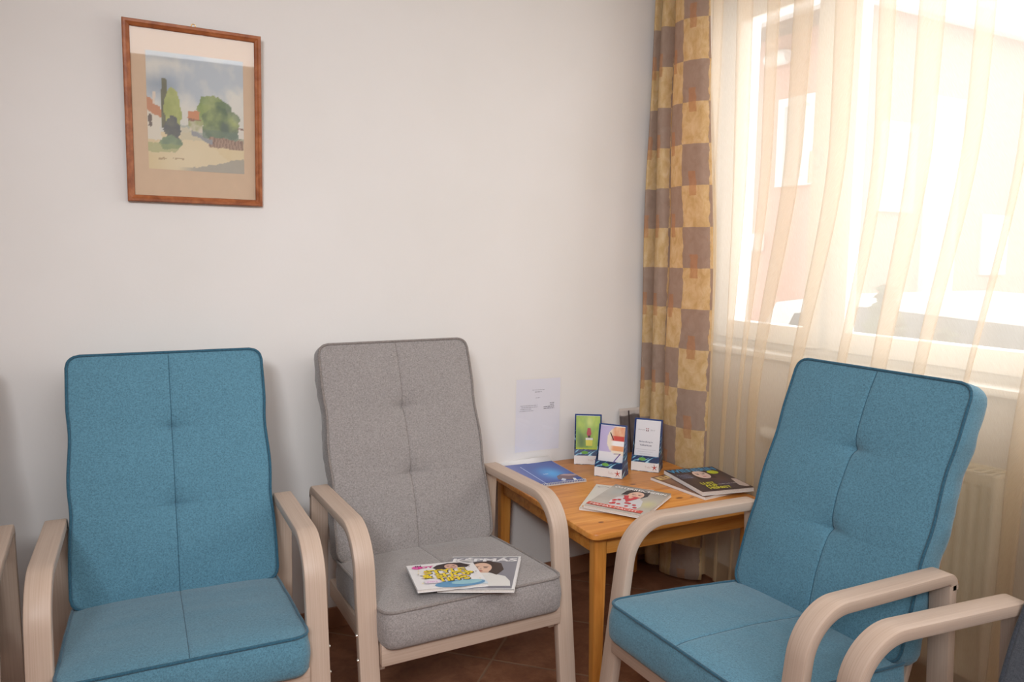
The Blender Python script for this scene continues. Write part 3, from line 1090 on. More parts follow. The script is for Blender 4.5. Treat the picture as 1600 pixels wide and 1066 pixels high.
F.append(tuple(range(n))[::-1]); F.append(tuple((len(lay) - 1) * n + k for k in range(n)))
b.add(V, F, smooth=True)
b.build('tabletop', M['pine_top'], tb)
for s in (-1, 1):
    MB().box((-TW + 0.07, s * (TD - 0.062), 0.425), (TW - 0.07, s * (TD - 0.042), TZ - 0.022), 0.002).build('apron', M['pine_rail'], tb)
    MB().box((s * (TW - 0.062), -TD + 0.07, 0.425), (s * (TW - 0.042), TD - 0.07, TZ - 0.022), 0.002).build('apron', M['pine_rail'], tb)
    for q in (-1, 1):
        lg = MB()
        V, F = [], []
        levs = [(0.0, 0.014), (0.003, 0.0165), (0.2, 0.019), (0.36, 0.0212), (TZ - 0.022, 0.0218)]
        nn = None
        for z, h in levs:
            pl = rrect(h, h, h * 0.45, 4)
            nn = len(pl)
            V += [(x, y, z) for x, y in pl]
        for j in range(len(levs) - 1):
            F += [(j * nn + k, j * nn + (k + 1) % nn, (j + 1) * nn + (k + 1) % nn, (j + 1) * nn + k) for k in range(nn)]
        F.append(tuple(range(nn))[::-1]); F.append(tuple((len(levs) - 1) * nn + k for k in range(nn)))
        lg.add(V, F, smooth=True, M=Matrix.Translation((s * (TW - 0.055), q * (TD - 0.055), 0)))
        lg.build('leg', M['pine_leg'], tb)

# ================================================================== PRINTED MATTER
def face(P, x, y, rx, ry, skin, lips=(176, 86, 80), eyes=True, brow=(70, 50, 42)):
    P.ell(x, y, rx, ry, skin)
    if eyes:
        for s in (-1, 1):
            P.ell(x + s * rx * 0.42, y + ry * 0.12, rx * 0.2, ry * 0.07, (60, 44, 40))
            P.rect(x + s * rx * 0.42 - rx * 0.25, y + ry * 0.28, x + s * rx * 0.42 + rx * 0.25, y + ry * 0.34, brow)
    P.poly([(x - rx * 0.12, y - ry * 0.22), (x + rx * 0.14, y - ry * 0.22), (x + rx * 0.04, y + ry * 0.1)], tuple(int(c * 0.86) for c in skin))
    P.ell(x, y - ry * 0.48, rx * 0.28, ry * 0.09, lips)

def magazine(name, center, ang, w_, h_, th, z, P, label, group=None, tilt=(0, 0), bend=None, cat='magazine'):
    e = empty(name, (center[0], center[1], z), ang, label, cat, group)
    e.rotation_euler = (Matrix.Rotation(tilt[0], 3, 'X') @ Matrix.Rotation(tilt[1], 3, 'Y') @ Matrix.Rotation(ang, 3, 'Z')).to_euler()
    b = MB()
    nx, ny = 14, 14
    bf = bend or (lambda p: p)
    V, F = [], []
    for zz in (0.0008, th - 0.0008):
        for j in range(ny + 1):
            for i in range(nx + 1):
                p = Vector(((i / nx - 0.5) * (w_ - 0.003), (j / ny - 0.5) * (h_ - 0.003), zz))
                V.append(bf(p) if zz > 0.001 else p)
    o2 = (nx + 1) * (ny + 1)
    for j in range(ny):
        for i in range(nx):
            a = j * (nx + 1) + i
            F.append((a, a + nx + 1, a + nx + 2, a + 1)); F.append((o2 + a, o2 + a + 1, o2 + a + nx + 2, o2 + a + nx + 1))
    ring = [i for i in range(nx + 1)] + [j * (nx + 1) + nx for j in range(1, ny + 1)] + [ny * (nx + 1) + i for i in range(nx - 1, -1, -1)] + [j * (nx + 1) for j in range(ny - 1, 0, -1)]
    for a, c in zip(ring, ring[1:] + ring[:1]):
        F.append((a, c, o2 + c, o2 + a))
    b.add(V, F)
    b.build('pages', M['pages'], e)
    MB().box((-w_ / 2, -h_ / 2, 0), (w_ / 2, h_ / 2, 0.0008)).box((-w_ / 2, -h_ / 2, 0), (-w_ / 2 + 0.0012, h_ / 2, th - 0.0004)).build('back_cover', M['paper'], e)
    P.build('cover', M['gloss_print'], e, bend=lambda p: bf(Vector((p.x, p.y, p.z + th))))
    return e

W_, H_ = 0.206, 0.266
# --- top magazine of the middle pile
def f1(u, v):
    c = mixc((196, 190, 180), (168, 160, 150), 0.5 + 0.5 * fbm(u, v, 3, 4))
    c = mixc(c, (206, 200, 140), 0.7 * math.exp(-((u - 0.86) / 0.12) ** 2 - ((v - 0.42) / 0.14) ** 2))
    c = mixc(c, (150, 168, 172), 0.5 * math.exp(-((u - 0.2) / 0.14) ** 2 - ((v - 0.72) / 0.2) ** 2))
    c = mixc(c, (120, 112, 104), 0.7 * sm(0.80, 1.0, v))
    return c
P = Print(W_, H_, 40, 50, f1)
P.poly([(0.30, 0.62), (0.31, 0.80), (0.40, 0.92), (0.58, 0.94), (0.70, 0.86), (0.72, 0.70), (0.66, 0.6), (0.5, 0.75), (0.4, 0.66)], (52, 44, 42))
P.poly([(0.26, 0.34), (0.30, 0.52), (0.42, 0.60), (0.62, 0.60), (0.74, 0.50), (0.80, 0.30), (0.78, 0.16), (0.32, 0.16)], (206, 204, 206))
face(P, 0.53, 0.68, 0.13, 0.15, (222, 180, 158), (196, 70, 66))
for k in range(16):
    rx_ = 0.3 + 0.45 * random.random(); ry_ = 0.2 + 0.36 * random.random()
    P.ell(rx_, ry_, 0.035, 0.028, (196, 58, 62), 9)
P.poly([(0.36, 0.6), (0.44, 0.62), (0.50, 0.48), (0.56, 0.62), (0.64, 0.6), (0.52, 0.36)], (200, 60, 66))
P.text('ÖSTERREICHERIN', 0.06, 0.85, width=0.9, height=0.085, col=(244, 242, 240), bold=0.02)
P.rect(0.0, 0.055, 0.92, 0.15, (204, 74, 58))
P.text('MAMAS MACHT', 0.05, 0.07, width=0.8, height=0.06, col=(240, 214, 206), bold=0.01)
magazine('magazine', (-0.690, -0.607), math.radians(-58.5), W_, H_, 0.011, TZ + 0.0095, P,
         'magazine with woman in red and white blouse, top of the pile at the table front', 'magazines on the table')
# --- bottom magazine of the middle pile
P = Print(0.206, 0.270, 20, 24, lambda u, v: mixc((226, 222, 214), (196, 190, 180), 0.5 + 0.4 * fbm(u, v, 2, 9)))
P.text('ÖSTER', 0.05, 0.86, width=0.85, height=0.085, col=(170, 160, 158))
P.rect(0.03, 0.03, 0.5, 0.09, (222, 164, 110))
P.text('KERAM', 0.05, 0.04, width=0.4, height=0.04, col=(246, 230, 210))
magazine('magazine', (-0.697, -0.556), math.radians(-46.5), 0.206, 0.270, 0.009, TZ, P,
         'pale magazine mostly hidden under the one with the woman in red and white', 'magazines on the table')
# --- right pile
def f3(u, v):
    c = mixc((74, 56, 56), (46, 38, 46), 0.5 + 0.5 * fbm(u, v, 3, 2))
    c = mixc(c, (84, 92, 128), 0.6 * math.exp(-((u - 0.2) / 0.18) ** 2 - ((v - 0.66) / 0.12) ** 2))
    c = mixc(c, (112, 78, 70), 0.6 * math.exp(-((u - 0.7) / 0.25) ** 2 - ((v - 0.5) / 0.3) ** 2))
    c = mixc(c, (62, 62, 96), 0.6 * math.exp(-((u - 0.66) / 0.14) ** 2 - ((v - 0.22) / 0.14) ** 2))
    return c
P = Print(0.206, 0.274, 40, 50, f3)
P.poly([(0.34, 0.52), (0.38, 0.86), (0.6, 0.90), (0.72, 0.78), (0.7, 0.5)], (60, 40, 38))
face(P, 0.52, 0.68, 0.14, 0.17, (224, 196, 186), (188, 92, 92))
P.poly([(0.9, 0.42), (0.985, 0.40), (0.985, 0.08), (0.90, 0.06), (0.82, 0.14)], (196, 178, 170))
P.text('WIENERIN', 0.03, 0.83, width=0.93, height=0.15, col=(70, 150, 196), bold=0.03)
P.ell(0.80, 0.745, 0.105, 0.08, (196, 204, 46))
P.text('LUST', 0.22, 0.27, width=0.26, height=0.085, col=(212, 206, 60), bold=0.03)
P.text('AUF', 0.22, 0.17, width=0.24, height=0.085, col=(212, 206, 60), bold=0.03)
P.text('HERBST', 0.22, 0.07, width=0.42, height=0.085, col=(214, 208, 70), bold=0.03)
P.text('mode und mehr', 0.50, 0.22, width=0.36, height=0.04, col=(206, 200, 196))
for k, t in enumerate(('Frauen', 'im Gespräch', 'unterwegs')):
    P.text(t, 0.06, 0.70 - 0.065 * k, width=0.22, height=0.035, col=(164, 176, 200))
magazine('magazine', (-0.297, -0.556), math.radians(-11), 0.206, 0.274, 0.014, TZ + 0.0112, P,
         'dark magazine with blue masthead and lime dot, lying on another near the drape', 'magazines on the table')
P = Print(0.205, 0.272, 30, 36, lambda u, v: mixc((96, 64, 44), (150, 108, 80), 0.5 + 0.6 * fbm(u, v, 4, 6)))
P.text('ELLA', 0.04, 0.83, width=0.9, height=0.13, col=(222, 186, 120), bold=0.03)
P.ell(0.45, 0.5, 0.2, 0.2, (170, 128, 104))
magazine('magazine', (-0.331, -0.540), math.radians(4), 0.205, 0.272, 0.010, TZ, P,
         'brown magazine sticking out from under the dark one near the drape', 'magazines on the table')
# --- seat of the grey chair (its top surface near the front edge)
P = Print(0.205, 0.262, 30, 40, lambda u, v: mixc((126, 124, 132), (150, 150, 158), sm(0, 1, v) * 0.7 + 0.2 * fbm(u, v, 2, 1)))
P.poly([(0.30, 0.10), (0.32, 0.36), (0.42, 0.48), (0.62, 0.48), (0.84, 0.38), (0.92, 0.24), (0.94, 0.1)], (222, 220, 216))
P.poly([(0.30, 0.46), (0.26, 0.66), (0.36, 0.82), (0.54, 0.86), (0.74, 0.78), (0.80, 0.58), (0.72, 0.42), (0.6, 0.5)], (66, 50, 44))
face(P, 0.47, 0.62, 0.155, 0.17, (226, 188, 164))
P.poly([(0.40, 0.42), (0.58, 0.42), (0.60, 0.52), (0.38, 0.52)], (214, 176, 152))
P.poly([(0.36, 0.40), (0.60, 0.40), (0.62, 0.48), (0.34, 0.48)], (226, 224, 220))
P.rect(0.0, 0.0, 1.0, 0.025, (226, 224, 224)); P.rect(0.965, 0.0, 1.0, 1.0, (226, 224, 224)); P.rect(0, 0.975, 1, 1, (226, 224, 224))
P.text('KÉPMÁS', 0.03, 0.83, width=0.93, height=0.13, col=(238, 236, 238), bold=0.04)
sx = math.atan2(-0.035, 0.449)
def on_seat(x, y):
    # height of the grey chair's seat top
    return 0.434 + (y + 0.461 + 0.384) * (-0.035 / 0.449) + 0.0135
kc = (-1.308, -0.752)
magazine('magazine', kc, math.radians(-33), 0.205, 0.262, 0.008, on_seat(*kc) + 0.003, P,
         'magazine with a woman in white sweater, right one on the grey seat', 'magazines on the grey seat', tilt=(sx, -0.01))
P = Print(0.190, 0.203, 24, 30, lambda u, v: mixc((232, 230, 230), (196, 214, 226), sm(0.25, 0.0, v) * sm(0.3, 0.8, u)))
P.poly([(0.42, 0.70), (0.36, 0.80), (0.44, 0.90), (0.62, 0.96), (0.80, 0.94), (0.94, 0.80), (0.86, 0.72), (0.74, 0.74), (0.56, 0.70)], (52, 36, 36))
face(P, 0.64, 0.80, 0.10, 0.115, (212, 170, 152))
P.ell(0.62, 0.10, 0.36, 0.13, (96, 150, 190))
P.ell(0.72, 0.13, 0.22, 0.08, (150, 196, 208))
for k in range(9):
    a = 2 * math.pi * k / 9
    P.ell(0.14 + 0.05 * math.cos(a), 0.86 + 0.04 * math.sin(a), 0.035, 0.03, (226, 90, 170), 8)
P.text('IN', 0.12, 0.89, width=0.09, height=0.06, col=(40, 36, 60), bold=0.03)
P.text('JOY', 0.13, 0.79, width=0.26, height=0.10, col=(214, 40, 140), bold=0.04)
rr_ = random.Random(5)
for row, (tx, x0_, wd) in enumerate((('STYLE', 0.20, 0.62), ('& SHOP', 0.14, 0.76), ('TIPPS', 0.34, 0.46))):
    yy = 0.55 - 0.17 * row
    P.text(tx, x0_ + 0.012, yy - 0.012, width=wd, height=0.16, col=(44, 38, 30), bold=0.05)
    P.text(tx, x0_, yy, width=wd, height=0.16, col=(236, 208, 40), bold=0.045)
    for k in range(7):
        P.ell(x0_ + wd * rr_.random(), yy + 0.15 * rr_.random(), 0.022, 0.020, ((206, 190, 178), (216, 196, 212), (178, 170, 168), (216, 150, 120))[k % 4], 7)
for k in range(30):
    P.ell(rr_.uniform(0.1, 0.95), rr_.uniform(0.18, 0.72), 0.012, 0.010, (44, 38, 30) if k % 2 else (236, 208, 40), 7)
P.rect(0.14, 0.16, 0.36, 0.28, (232, 220, 232))
P.text('extra', 0.17, 0.19, width=0.15, height=0.05, col=(206, 120, 196))
P.poly([(0.80, 0.97), (0.98, 0.86), (1.0, 0.99)], (206, 204, 204))
kc2 = (-1.410, -0.737)
magazine('magazine', kc2, math.radians(-12), 0.190, 0.203, 0.008, on_seat(*kc2) + 0.0125, P,
         'white magazine with yellow block lettering, left one on the grey seat', 'magazines on the grey seat', tilt=(sx, 0.03))

# --- spiral bound calendar
nb = empty('spiral_calendar', (-0.762, -0.165, TZ), math.radians(-4.5), 'blue spiral-bound wall calendar lying at the back left of the table', 'calendar')
MB().box((-0.105, -0.150, 0), (0.105, 0.152, 0.006)).build('pages', M['pages'], nb)
def f5(u, v):
    c = mixc((70, 92, 168), (110, 120, 182), sm(0.4, 0.0, u))
    c = mixc(c, (78, 172, 236), math.exp(-((u - 0.62) / 0.24) ** 2 - ((v - 0.45) / 0.26) ** 2))
    c = mixc(c, (58, 76, 146), sm(0.25, 0.0, v))
    return c
P = Print(0.206, 0.286, 40, 44, f5)
P.poly([(0.55, 0.16), (0.62, 0.30), (0.74, 0.36), (0.94, 0.34), (0.995, 0.16), (0.9, 0.2), (0.8, 0.1), (0.68, 0.13)], (120, 98, 110))
P.poly([(0.70, 0.32), (0.80, 0.36), (0.985, 0.30), (0.99, 0.24), (0.84, 0.26)], (190, 160, 160))
P.poly([(0.58, 0.12), (0.66, 0.20), (0.70, 0.14), (0.62, 0.07)], (206, 214, 232))
P.poly([(0.80, 0.06), (0.84, 0.16), (0.88, 0.14), (0.86, 0.05)], (236, 240, 246))
P.rect(0.235, 0.0, 0.25, 0.86, (196, 210, 240))
P.text('365', 0.44, 0.42, width=0.10, height=0.035, col=(214, 226, 244), bold=0.02)
P.rect(0.35, 0.78, 0.62, 0.79, (88, 106, 166)); P.rect(0.35, 0.75, 0.55, 0.758, (88, 106, 166))
P.build('cover', M['gloss_print'], nb, Mx=Matrix.Translation((0, -0.010, 0.0066)))
# curled white back sheet behind the top edge
V, F = [], []
for i in range(13):
    t = i / 12
    y = 0.128 + 0.034 * t
    z = 0.0062 + 0.010 * t * t
    V += [(-0.108, y, z - 0.002), (0.106, y, z + 0.003)]
F = [(2 * i, 2 * i + 1, 2 * i + 3, 2 * i + 2) for i in range(12)]
bs = MB().add(V, F, smooth=True).build('back_sheet', M['paper'], nb, 180)
md = bs.modifiers.new('sheet', 'SOLIDIFY'); md.thickness = 0.0008
sp = MB()
for k in range(30):
    x = -0.098 + 0.196 * k / 29
    pts = [(x + 0.0015 * math.sin(a), -0.150 + 0.0065 * math.cos(a), 0.0035 + 0.0058 * math.sin(a) + 0.0028) for a in [2 * math.pi * q / 12 for q in range(12)]]
    sp.tube(pts, 0.0009, 5, closed=True)
sp.build('spiral_wire', M['wire'], nb, 180)

# --- leaflet holders
def carton():
    t = NT('navy_dash_carton')
    co = t.coord()
    sep = t.n('ShaderNodeSeparateXYZ')
    t.l(co, sep.inputs[0])
    a = t.math('ADD', t.math('ADD', sep.outputs[0], sep.outputs[1]), t.math('MULTIPLY', sep.outputs[2], -0.55))
    cmb = t.n('ShaderNodeCombineXYZ')
    t.l(t.math('MULTIPLY', t.math('ADD', sep.outputs[2], t.math('MULTIPLY', t.math('ADD', sep.outputs[0], sep.outputs[1]), -0.5)), 95), cmb.inputs[0])
    t.l(t.math('MULTIPLY', a, 26), cmb.inputs[1])
    f = t.noise(cmb.outputs[0], 1.0, 1.5, 0.5)
    fade = t.ramp(sep.outputs[2], [(0.09, (1, 1, 1)), (0.15, (0, 0, 0))])
    base = t.ramp(f, [(0.54, lin((36, 52, 92))), (0.58, lin((74, 140, 176))), (0.66, lin((176, 214, 226)))])
    t.base(t.mix(fade, lin((52, 74, 130)), base))
    t.set(0.4, 0.4)
    return t.m
M['carton'] = carton()
def holder(loc, ang, lab, leafP, leaflab, extra=0, hgt=0.192):
    e = empty('leaflet_holder', (loc[0], loc[1], TZ), ang, lab, 'leaflet holder', 'leaflet holders on the table')
    hw = 0.053
    side = [(0.0, 0.0), (0.0, 0.038), (0.006, 0.060), (0.014, 0.066), (0.022, 0.085), (0.032, 0.125), (0.044, hgt), (0.056, hgt), (0.066, 0.06), (0.084, 0.0)]
    A = Matrix(((0, 0, 1, 0), (1, 0, 0, 0), (0, 1, 0, 0), (0, 0, 0, 1)))
    for s in (-1, 1):
        MB().prism(side, s * hw - 0.0008, s * hw + 0.0008, M=A).build('side_panel', M['carton'], e)
    MB().add([(-hw, 0, 0.036), (hw, 0, 0.036), (hw, 0.006, 0.060), (-hw, 0.006, 0.060), (-hw, 0.002, 0.036), (hw, 0.002, 0.036), (hw, 0.008, 0.060), (-hw, 0.008, 0.060)],
             [(0, 1, 2, 3), (7, 6, 5, 4), (3, 2, 6, 7), (0, 3, 7, 4), (1, 5, 6, 2)]).box((-hw, 0, 0), (hw, 0.002, 0.036)).build('front_panel', M['carton'], e)
    th_ = math.atan2(0.052 - 0.020, hgt - 0.04)
    MB().add([(-hw, 0.045, 0.0), (hw, 0.045, 0.0), (hw, 0.054, hgt + 0.001), (-hw, 0.054, hgt + 0.001), (-hw, 0.047, 0.0), (hw, 0.047, 0.0), (hw, 0.056, hgt + 0.001), (-hw, 0.056, hgt + 0.001)],
             [(0, 1, 2, 3), (7, 6, 5, 4), (3, 2, 6, 7), (0, 3, 7, 4), (1, 5, 6, 2)]).build('back_panel', M['carton'], e)
    L_ = Print(2 * hw + 0.002, 0.034, 2, 2, None, (232, 230, 230))
    L_.text('Treba', 0.50, 0.36, width=0.20, height=0.26, col=(206, 190, 188))
    cx, cy = 0.84, 0.5
    for k in range(5):
        an = math.radians(90 + 72 * k + 8)
        dx, dy = math.cos(an), math.sin(an)
        asp = 0.034 / (2 * hw)
        px, py = -dy, dx
        L_.poly([(cx + px * 0.06 * asp, cy + py * 0.06), (cx + dx * 0.42 * asp * 0.9 - px * 0.02 * asp, cy + dy * 0.42 - py * 0.02), (cx - px * 0.06 * asp, cy - py * 0.06)][::1] if True else [], (186, 66, 52))
        L_.poly([(cx - px * 0.06 * asp, cy - py * 0.06), (cx + dx * 0.42 * asp * 0.9, cy + dy * 0.42), (cx + px * 0.06 * asp, cy + py * 0.06)][::-1], (186, 66, 52))
    lo = L_.build('front_label', M['matt_print'], e, Mx=Matrix.Translation((0, -0.0006, 0.019)) @ Matrix.Rotation(math.pi / 2, 4, 'X'))
    G_ = Print(0.028, 0.012, 1, 1, None, (110, 160, 70))
    G_.f = []
    G_.v = []; G_.c = []
    G_.ell(0.5, 0.5, 0.5, 0.5, (116, 168, 84))
    sl = math.atan2(0.006, 0.024)
    G_.build('leaf_mark', M['matt_print'], e, Mx=Matrix.Translation((-0.012, 0.0024, 0.048)) @ Matrix.Rotation(math.pi / 2 - sl, 4, 'X'))
    # the leaflets stand inside: things of their own
    Rz = Matrix.Translation((loc[0], loc[1], TZ)) @ Matrix.Rotation(ang, 4, 'Z')
    lean = math.atan2(0.032, 0.15)
    def leaf(P_, y_, label, group):
        x = empty('leaflet', (0, 0, 0), 0, label, 'leaflet', group)
        x.matrix_world = Rz @ Matrix.Translation((0, y_, 0.004)) @ Matrix.Rotation(-lean, 4, 'X')
        MB().box((-0.048, 0, 0), (0.048, 0.0022, hgt - 0.004)).build('sheets', M['paper'], x)
        P_.build('cover', M['gloss_print'], x, Mx=Matrix.Translation((0, -0.0003, (hgt - 0.004) / 2)) @ Matrix.Rotation(math.pi / 2, 4, 'X'))
    leaf(leafP, 0.0095, leaflab, None)
    for k in range(extra):
        leaf(Print(0.096, hgt - 0.006, 2, 2, None, (226, 224, 232)), 0.0132 + 0.0036 * k, 'white leaflet standing right behind the smiling-mouth leaflet', 'leaflets behind the front one')

LH = 0.186
def fg(u, v):
    n1 = fbm(u, v, 3.2, 11)
    c = mixc((120, 156, 70), (182, 200, 80), 0.5 + 0.6 * n1)
    c = mixc(c, (82, 106, 64), 0.8 * math.exp(-((u - 0.22) / 0.2) ** 2 - ((v - 0.45) / 0.2) ** 2))
    c = mixc(c, (214, 220, 130), 0.7 * math.exp(-((u - 0.55) / 0.16) ** 2 - ((v - 0.86) / 0.14) ** 2))
    return mixc(c, (206, 210, 46), sm(0.34, 0.28, v))
P = Print(0.096, LH, 30, 50, fg)
P.poly([(0.44, 0.62), (0.48, 0.74), (0.60, 0.74), (0.64, 0.62), (0.57, 0.54), (0.50, 0.54)], (176, 62, 70))
P.rect(0.50, 0.52, 0.60, 0.58, (70, 44, 40))
P.poly([(0.42, 0.36), (0.40, 0.52), (0.70, 0.52), (0.68, 0.36)], (222, 210, 80))
P.rect(0.40, 0.485, 0.70, 0.53, (226, 222, 214))
P.text('Biofitness', 0.30, 0.255, width=0.54, height=0.035, col=(110, 100, 40), bold=0.01)
for k, (a_, b_) in enumerate(((0.36, 0.82), (0.26, 0.84))):
    P.rect(a_, 0.215 - 0.045 * k, b_, 0.221 - 0.045 * k, (136, 130, 50))
holder((-0.536, -0.132), math.radians(-33), 'navy leaflet holder with the green leaflet, nearest the back wall', P, 'green leaflet with a little bottle, in the left holder')
def fs(u, v):
    c = (230, 228, 232)
    d_ = math.hypot((u - 0.86) / 0.56, (v - 0.72) / 0.30)
    if v > 0.47 and d_ > 1: c = mixc((190, 178, 216), (206, 198, 226), u)
    if d_ <= 1:
        c = (238, 226, 206)
        yy = v + 0.10 * (u - 0.7) ** 2
        if u > 0.42:
            t = sm(0.42, 0.62, u)
            if 0.80 < v < 0.99: c = mixc(c, mixc((240, 206, 170), (226, 150, 116), 0.5 + 0.7 * fbm(u, v, 5, 3)), t)
            if 0.71 < v <= 0.80: c = mixc(c, (206, 84, 76), t)
            if 0.60 < v <= 0.715: c = mixc(c, (246, 244, 244), t)
            if 0.50 < v <= 0.60: c = mixc(c, (232, 164, 120), t)
    return c
P = Print(0.096, LH, 40, 60, fs)
P.poly([(0.40, 0.86), (0.43, 0.88), (0.58, 0.73), (0.55, 0.72)], (58, 40, 40))
P.poly([(0.62, 0.45), (0.62, 0.435), (0.85, 0.45), (0.63, 0.29), (0.66, 0.28), (0.90, 0.45), (0.90, 0.46)], (104, 76, 150))
P.poly([(0.63, 0.29), (0.66, 0.30), (0.98, 0.25), (0.96, 0.24)], (120, 96, 160))
P.rect(0.12, 0.16, 0.75, 0.165, (206, 190, 190))
holder((-0.5675, -0.315), math.radians(-54), 'navy leaflet holder with the smiling-mouth leaflet, frontmost of the three', P, 'lilac and white leaflet with a smiling mouth, in the front holder', 2)
P = Print(0.096, LH, 2, 2, None, (226, 224, 228))
P.text('Gesund', 0.10, 0.80, width=0.26, height=0.025, col=(150, 146, 150))
P.rect(0.42, 0.83, 0.53, 0.85, (150, 52, 58)); P.rect(0.42, 0.785, 0.53, 0.81, (96, 40, 50)); P.rect(0.455, 0.79, 0.495, 0.85, (226, 214, 216))
P.text('2015', 0.60, 0.80, width=0.18, height=0.025, col=(160, 156, 160))
P.text('Behandlung in', 0.18, 0.54, width=0.54, height=0.04, col=(108, 104, 124), bold=0.01)
P.text('Vollnarkose', 0.20, 0.475, width=0.48, height=0.04, col=(108, 104, 124), bold=0.01)
for k, (a_, b_) in enumerate(((0.06, 0.86), (0.14, 0.74), (0.22, 0.66))):
    P.rect(a_, 0.40 - 0.045 * k, b_, 0.406 - 0.045 * k, (186, 182, 188))
holder((-0.392, -0.312), math.radians(-50), 'navy leaflet holder with the plain white leaflet, nearest the drape', P, 'plain white leaflet with a small red emblem, in the right holder', hgt=0.196)

# --- photo card behind the holders
pc = empty('photo_card', (-0.258, -0.055, TZ), math.radians(-4), 'grey landscape photo card standing behind the leaflet holders', 'photo card')
def fp(u, v):
    c = mixc((206, 198, 192), (170, 162, 158), 0.5 + 0.5 * fbm(u, v, 4, 5))
    if v < 0.93: c = mixc(c, mixc((112, 104, 102), (84, 76, 76), 0.5 + 0.5 * fbm(u, v, 5, 8)), sm(0.86, 0.83, v + 0.02 * math.sin(7 * u)))
    if 0.42 < u < 0.5 and v < 0.95: c = (56, 48, 50)
    if v > 0.95: c = (206, 196, 188)
    return c
P = Print(0.106, 0.188, 30, 44, fp)
RX = Matrix.Rotation(math.radians(-9), 4, 'X')
P.build('print', M['gloss_print'], pc, Mx=RX @ Matrix.Translation((0, -0.0004, 0.094)) @ Matrix.Rotation(math.pi / 2, 4, 'X'))
MB().box((-0.053, 0, 0), (0.053, 0.0012, 0.188), M=RX).build('card', M['paper'], pc)

# --- laminated notice on the wall
nt = empty('wall_notice', (-0.691, 0, 0.7005), 0, 'laminated white notice taped to the wall above the table', 'notice')
RN = Matrix.Rotation(0.0152, 4, 'Y') @ Matrix.Rotation(math.pi / 2, 4, 'X')
MB().add([(-0.108, -0.1515, 0.0016), (0.108, -0.1515, 0.0016), (0.108, 0.1515, 0.0016), (-0.108, 0.1515, 0.0016)], [(0, 1, 2, 3)], M=RN).build('film', M['laminate'], nt)
P = Print(0.204, 0.292, 2, 2, None, (224, 222, 230))
gr = (150, 146, 154)
def tl(x0, x1, y, c=gr, h=0.006):
    rl = random.Random(int(y * 1000 + x0 * 77))
    x = x0
    while x < x1:
        wv = min(rl.uniform(0.02, 0.07), x1 - x)
        P.rect(x, y, x + wv, y + h, c)
        x += wv + 0.012
tl(0.36, 0.64, 0.845); tl(0.42, 0.57, 0.815, (120, 116, 124), 0.008); tl(0.44, 0.54, 0.735)
for k, (a_, b_) in enumerate(((0.10, 0.48), (0.12, 0.48), (0.10, 0.34), (0.08, 0.40))): tl(a_, b_, 0.635 - 0.024 * k)
for k, (a_, b_) in enumerate(((0.76, 0.86), (0.77, 0.86), (0.62, 0.86), (0.62, 0.86))): tl(a_, b_, 0.652 - 0.024 * k, (112, 108, 116), 0.008)
P.build('sheet', M['matt_print'], nt, Mx=RN @ Matrix.Translation((0, 0, 0.0001)))

# ================================================================== FRAMED WATERCOLOUR
PW, PH = 0.389, 0.524
pic = empty('framed_picture', (-1.9345, -0.022, 1.7473), 0, 'framed watercolour of a village lane in a reddish wooden frame on the wall', 'picture')
pic.rotation_euler = (0.0477, 0.0062, 0)
RP = Matrix.Rotation(math.pi / 2, 4, 'X')       # local x right, y up, z out of the wall
fr = MB()
prof_ = [(0.0, -0.008), (0.0, 0.008), (0.003, 0.012), (0.009, 0.012), (0.013, 0.009), (0.018, 0.0065), (0.020, 0.003), (0.020, -0.002)]
V, F = [], []
np_ = len(prof_)
for d_, z in prof_:
    hx, hy = PW / 2 - d_, PH / 2 - d_
    V += [(-hx, -hy, z), (hx, -hy, z), (hx, hy, z), (-hx, hy, z)]
for j in range(np_ - 1):
    for k in range(4):
        F.append((j * 4 + k, j * 4 + (k + 1) % 4, (j + 1) * 4 + (k + 1) % 4, (j + 1) * 4 + k))
fr.add(V, F, M=RP)
fr.build('frame', M['frame_wood'], pic)
MB().box((-PW / 2 + 0.004, -PH / 2 + 0.004, -0.007), (PW / 2 - 0.004, PH / 2 - 0.004, -0.0035), M=RP).build('mat_board', M['matboard'], pic)
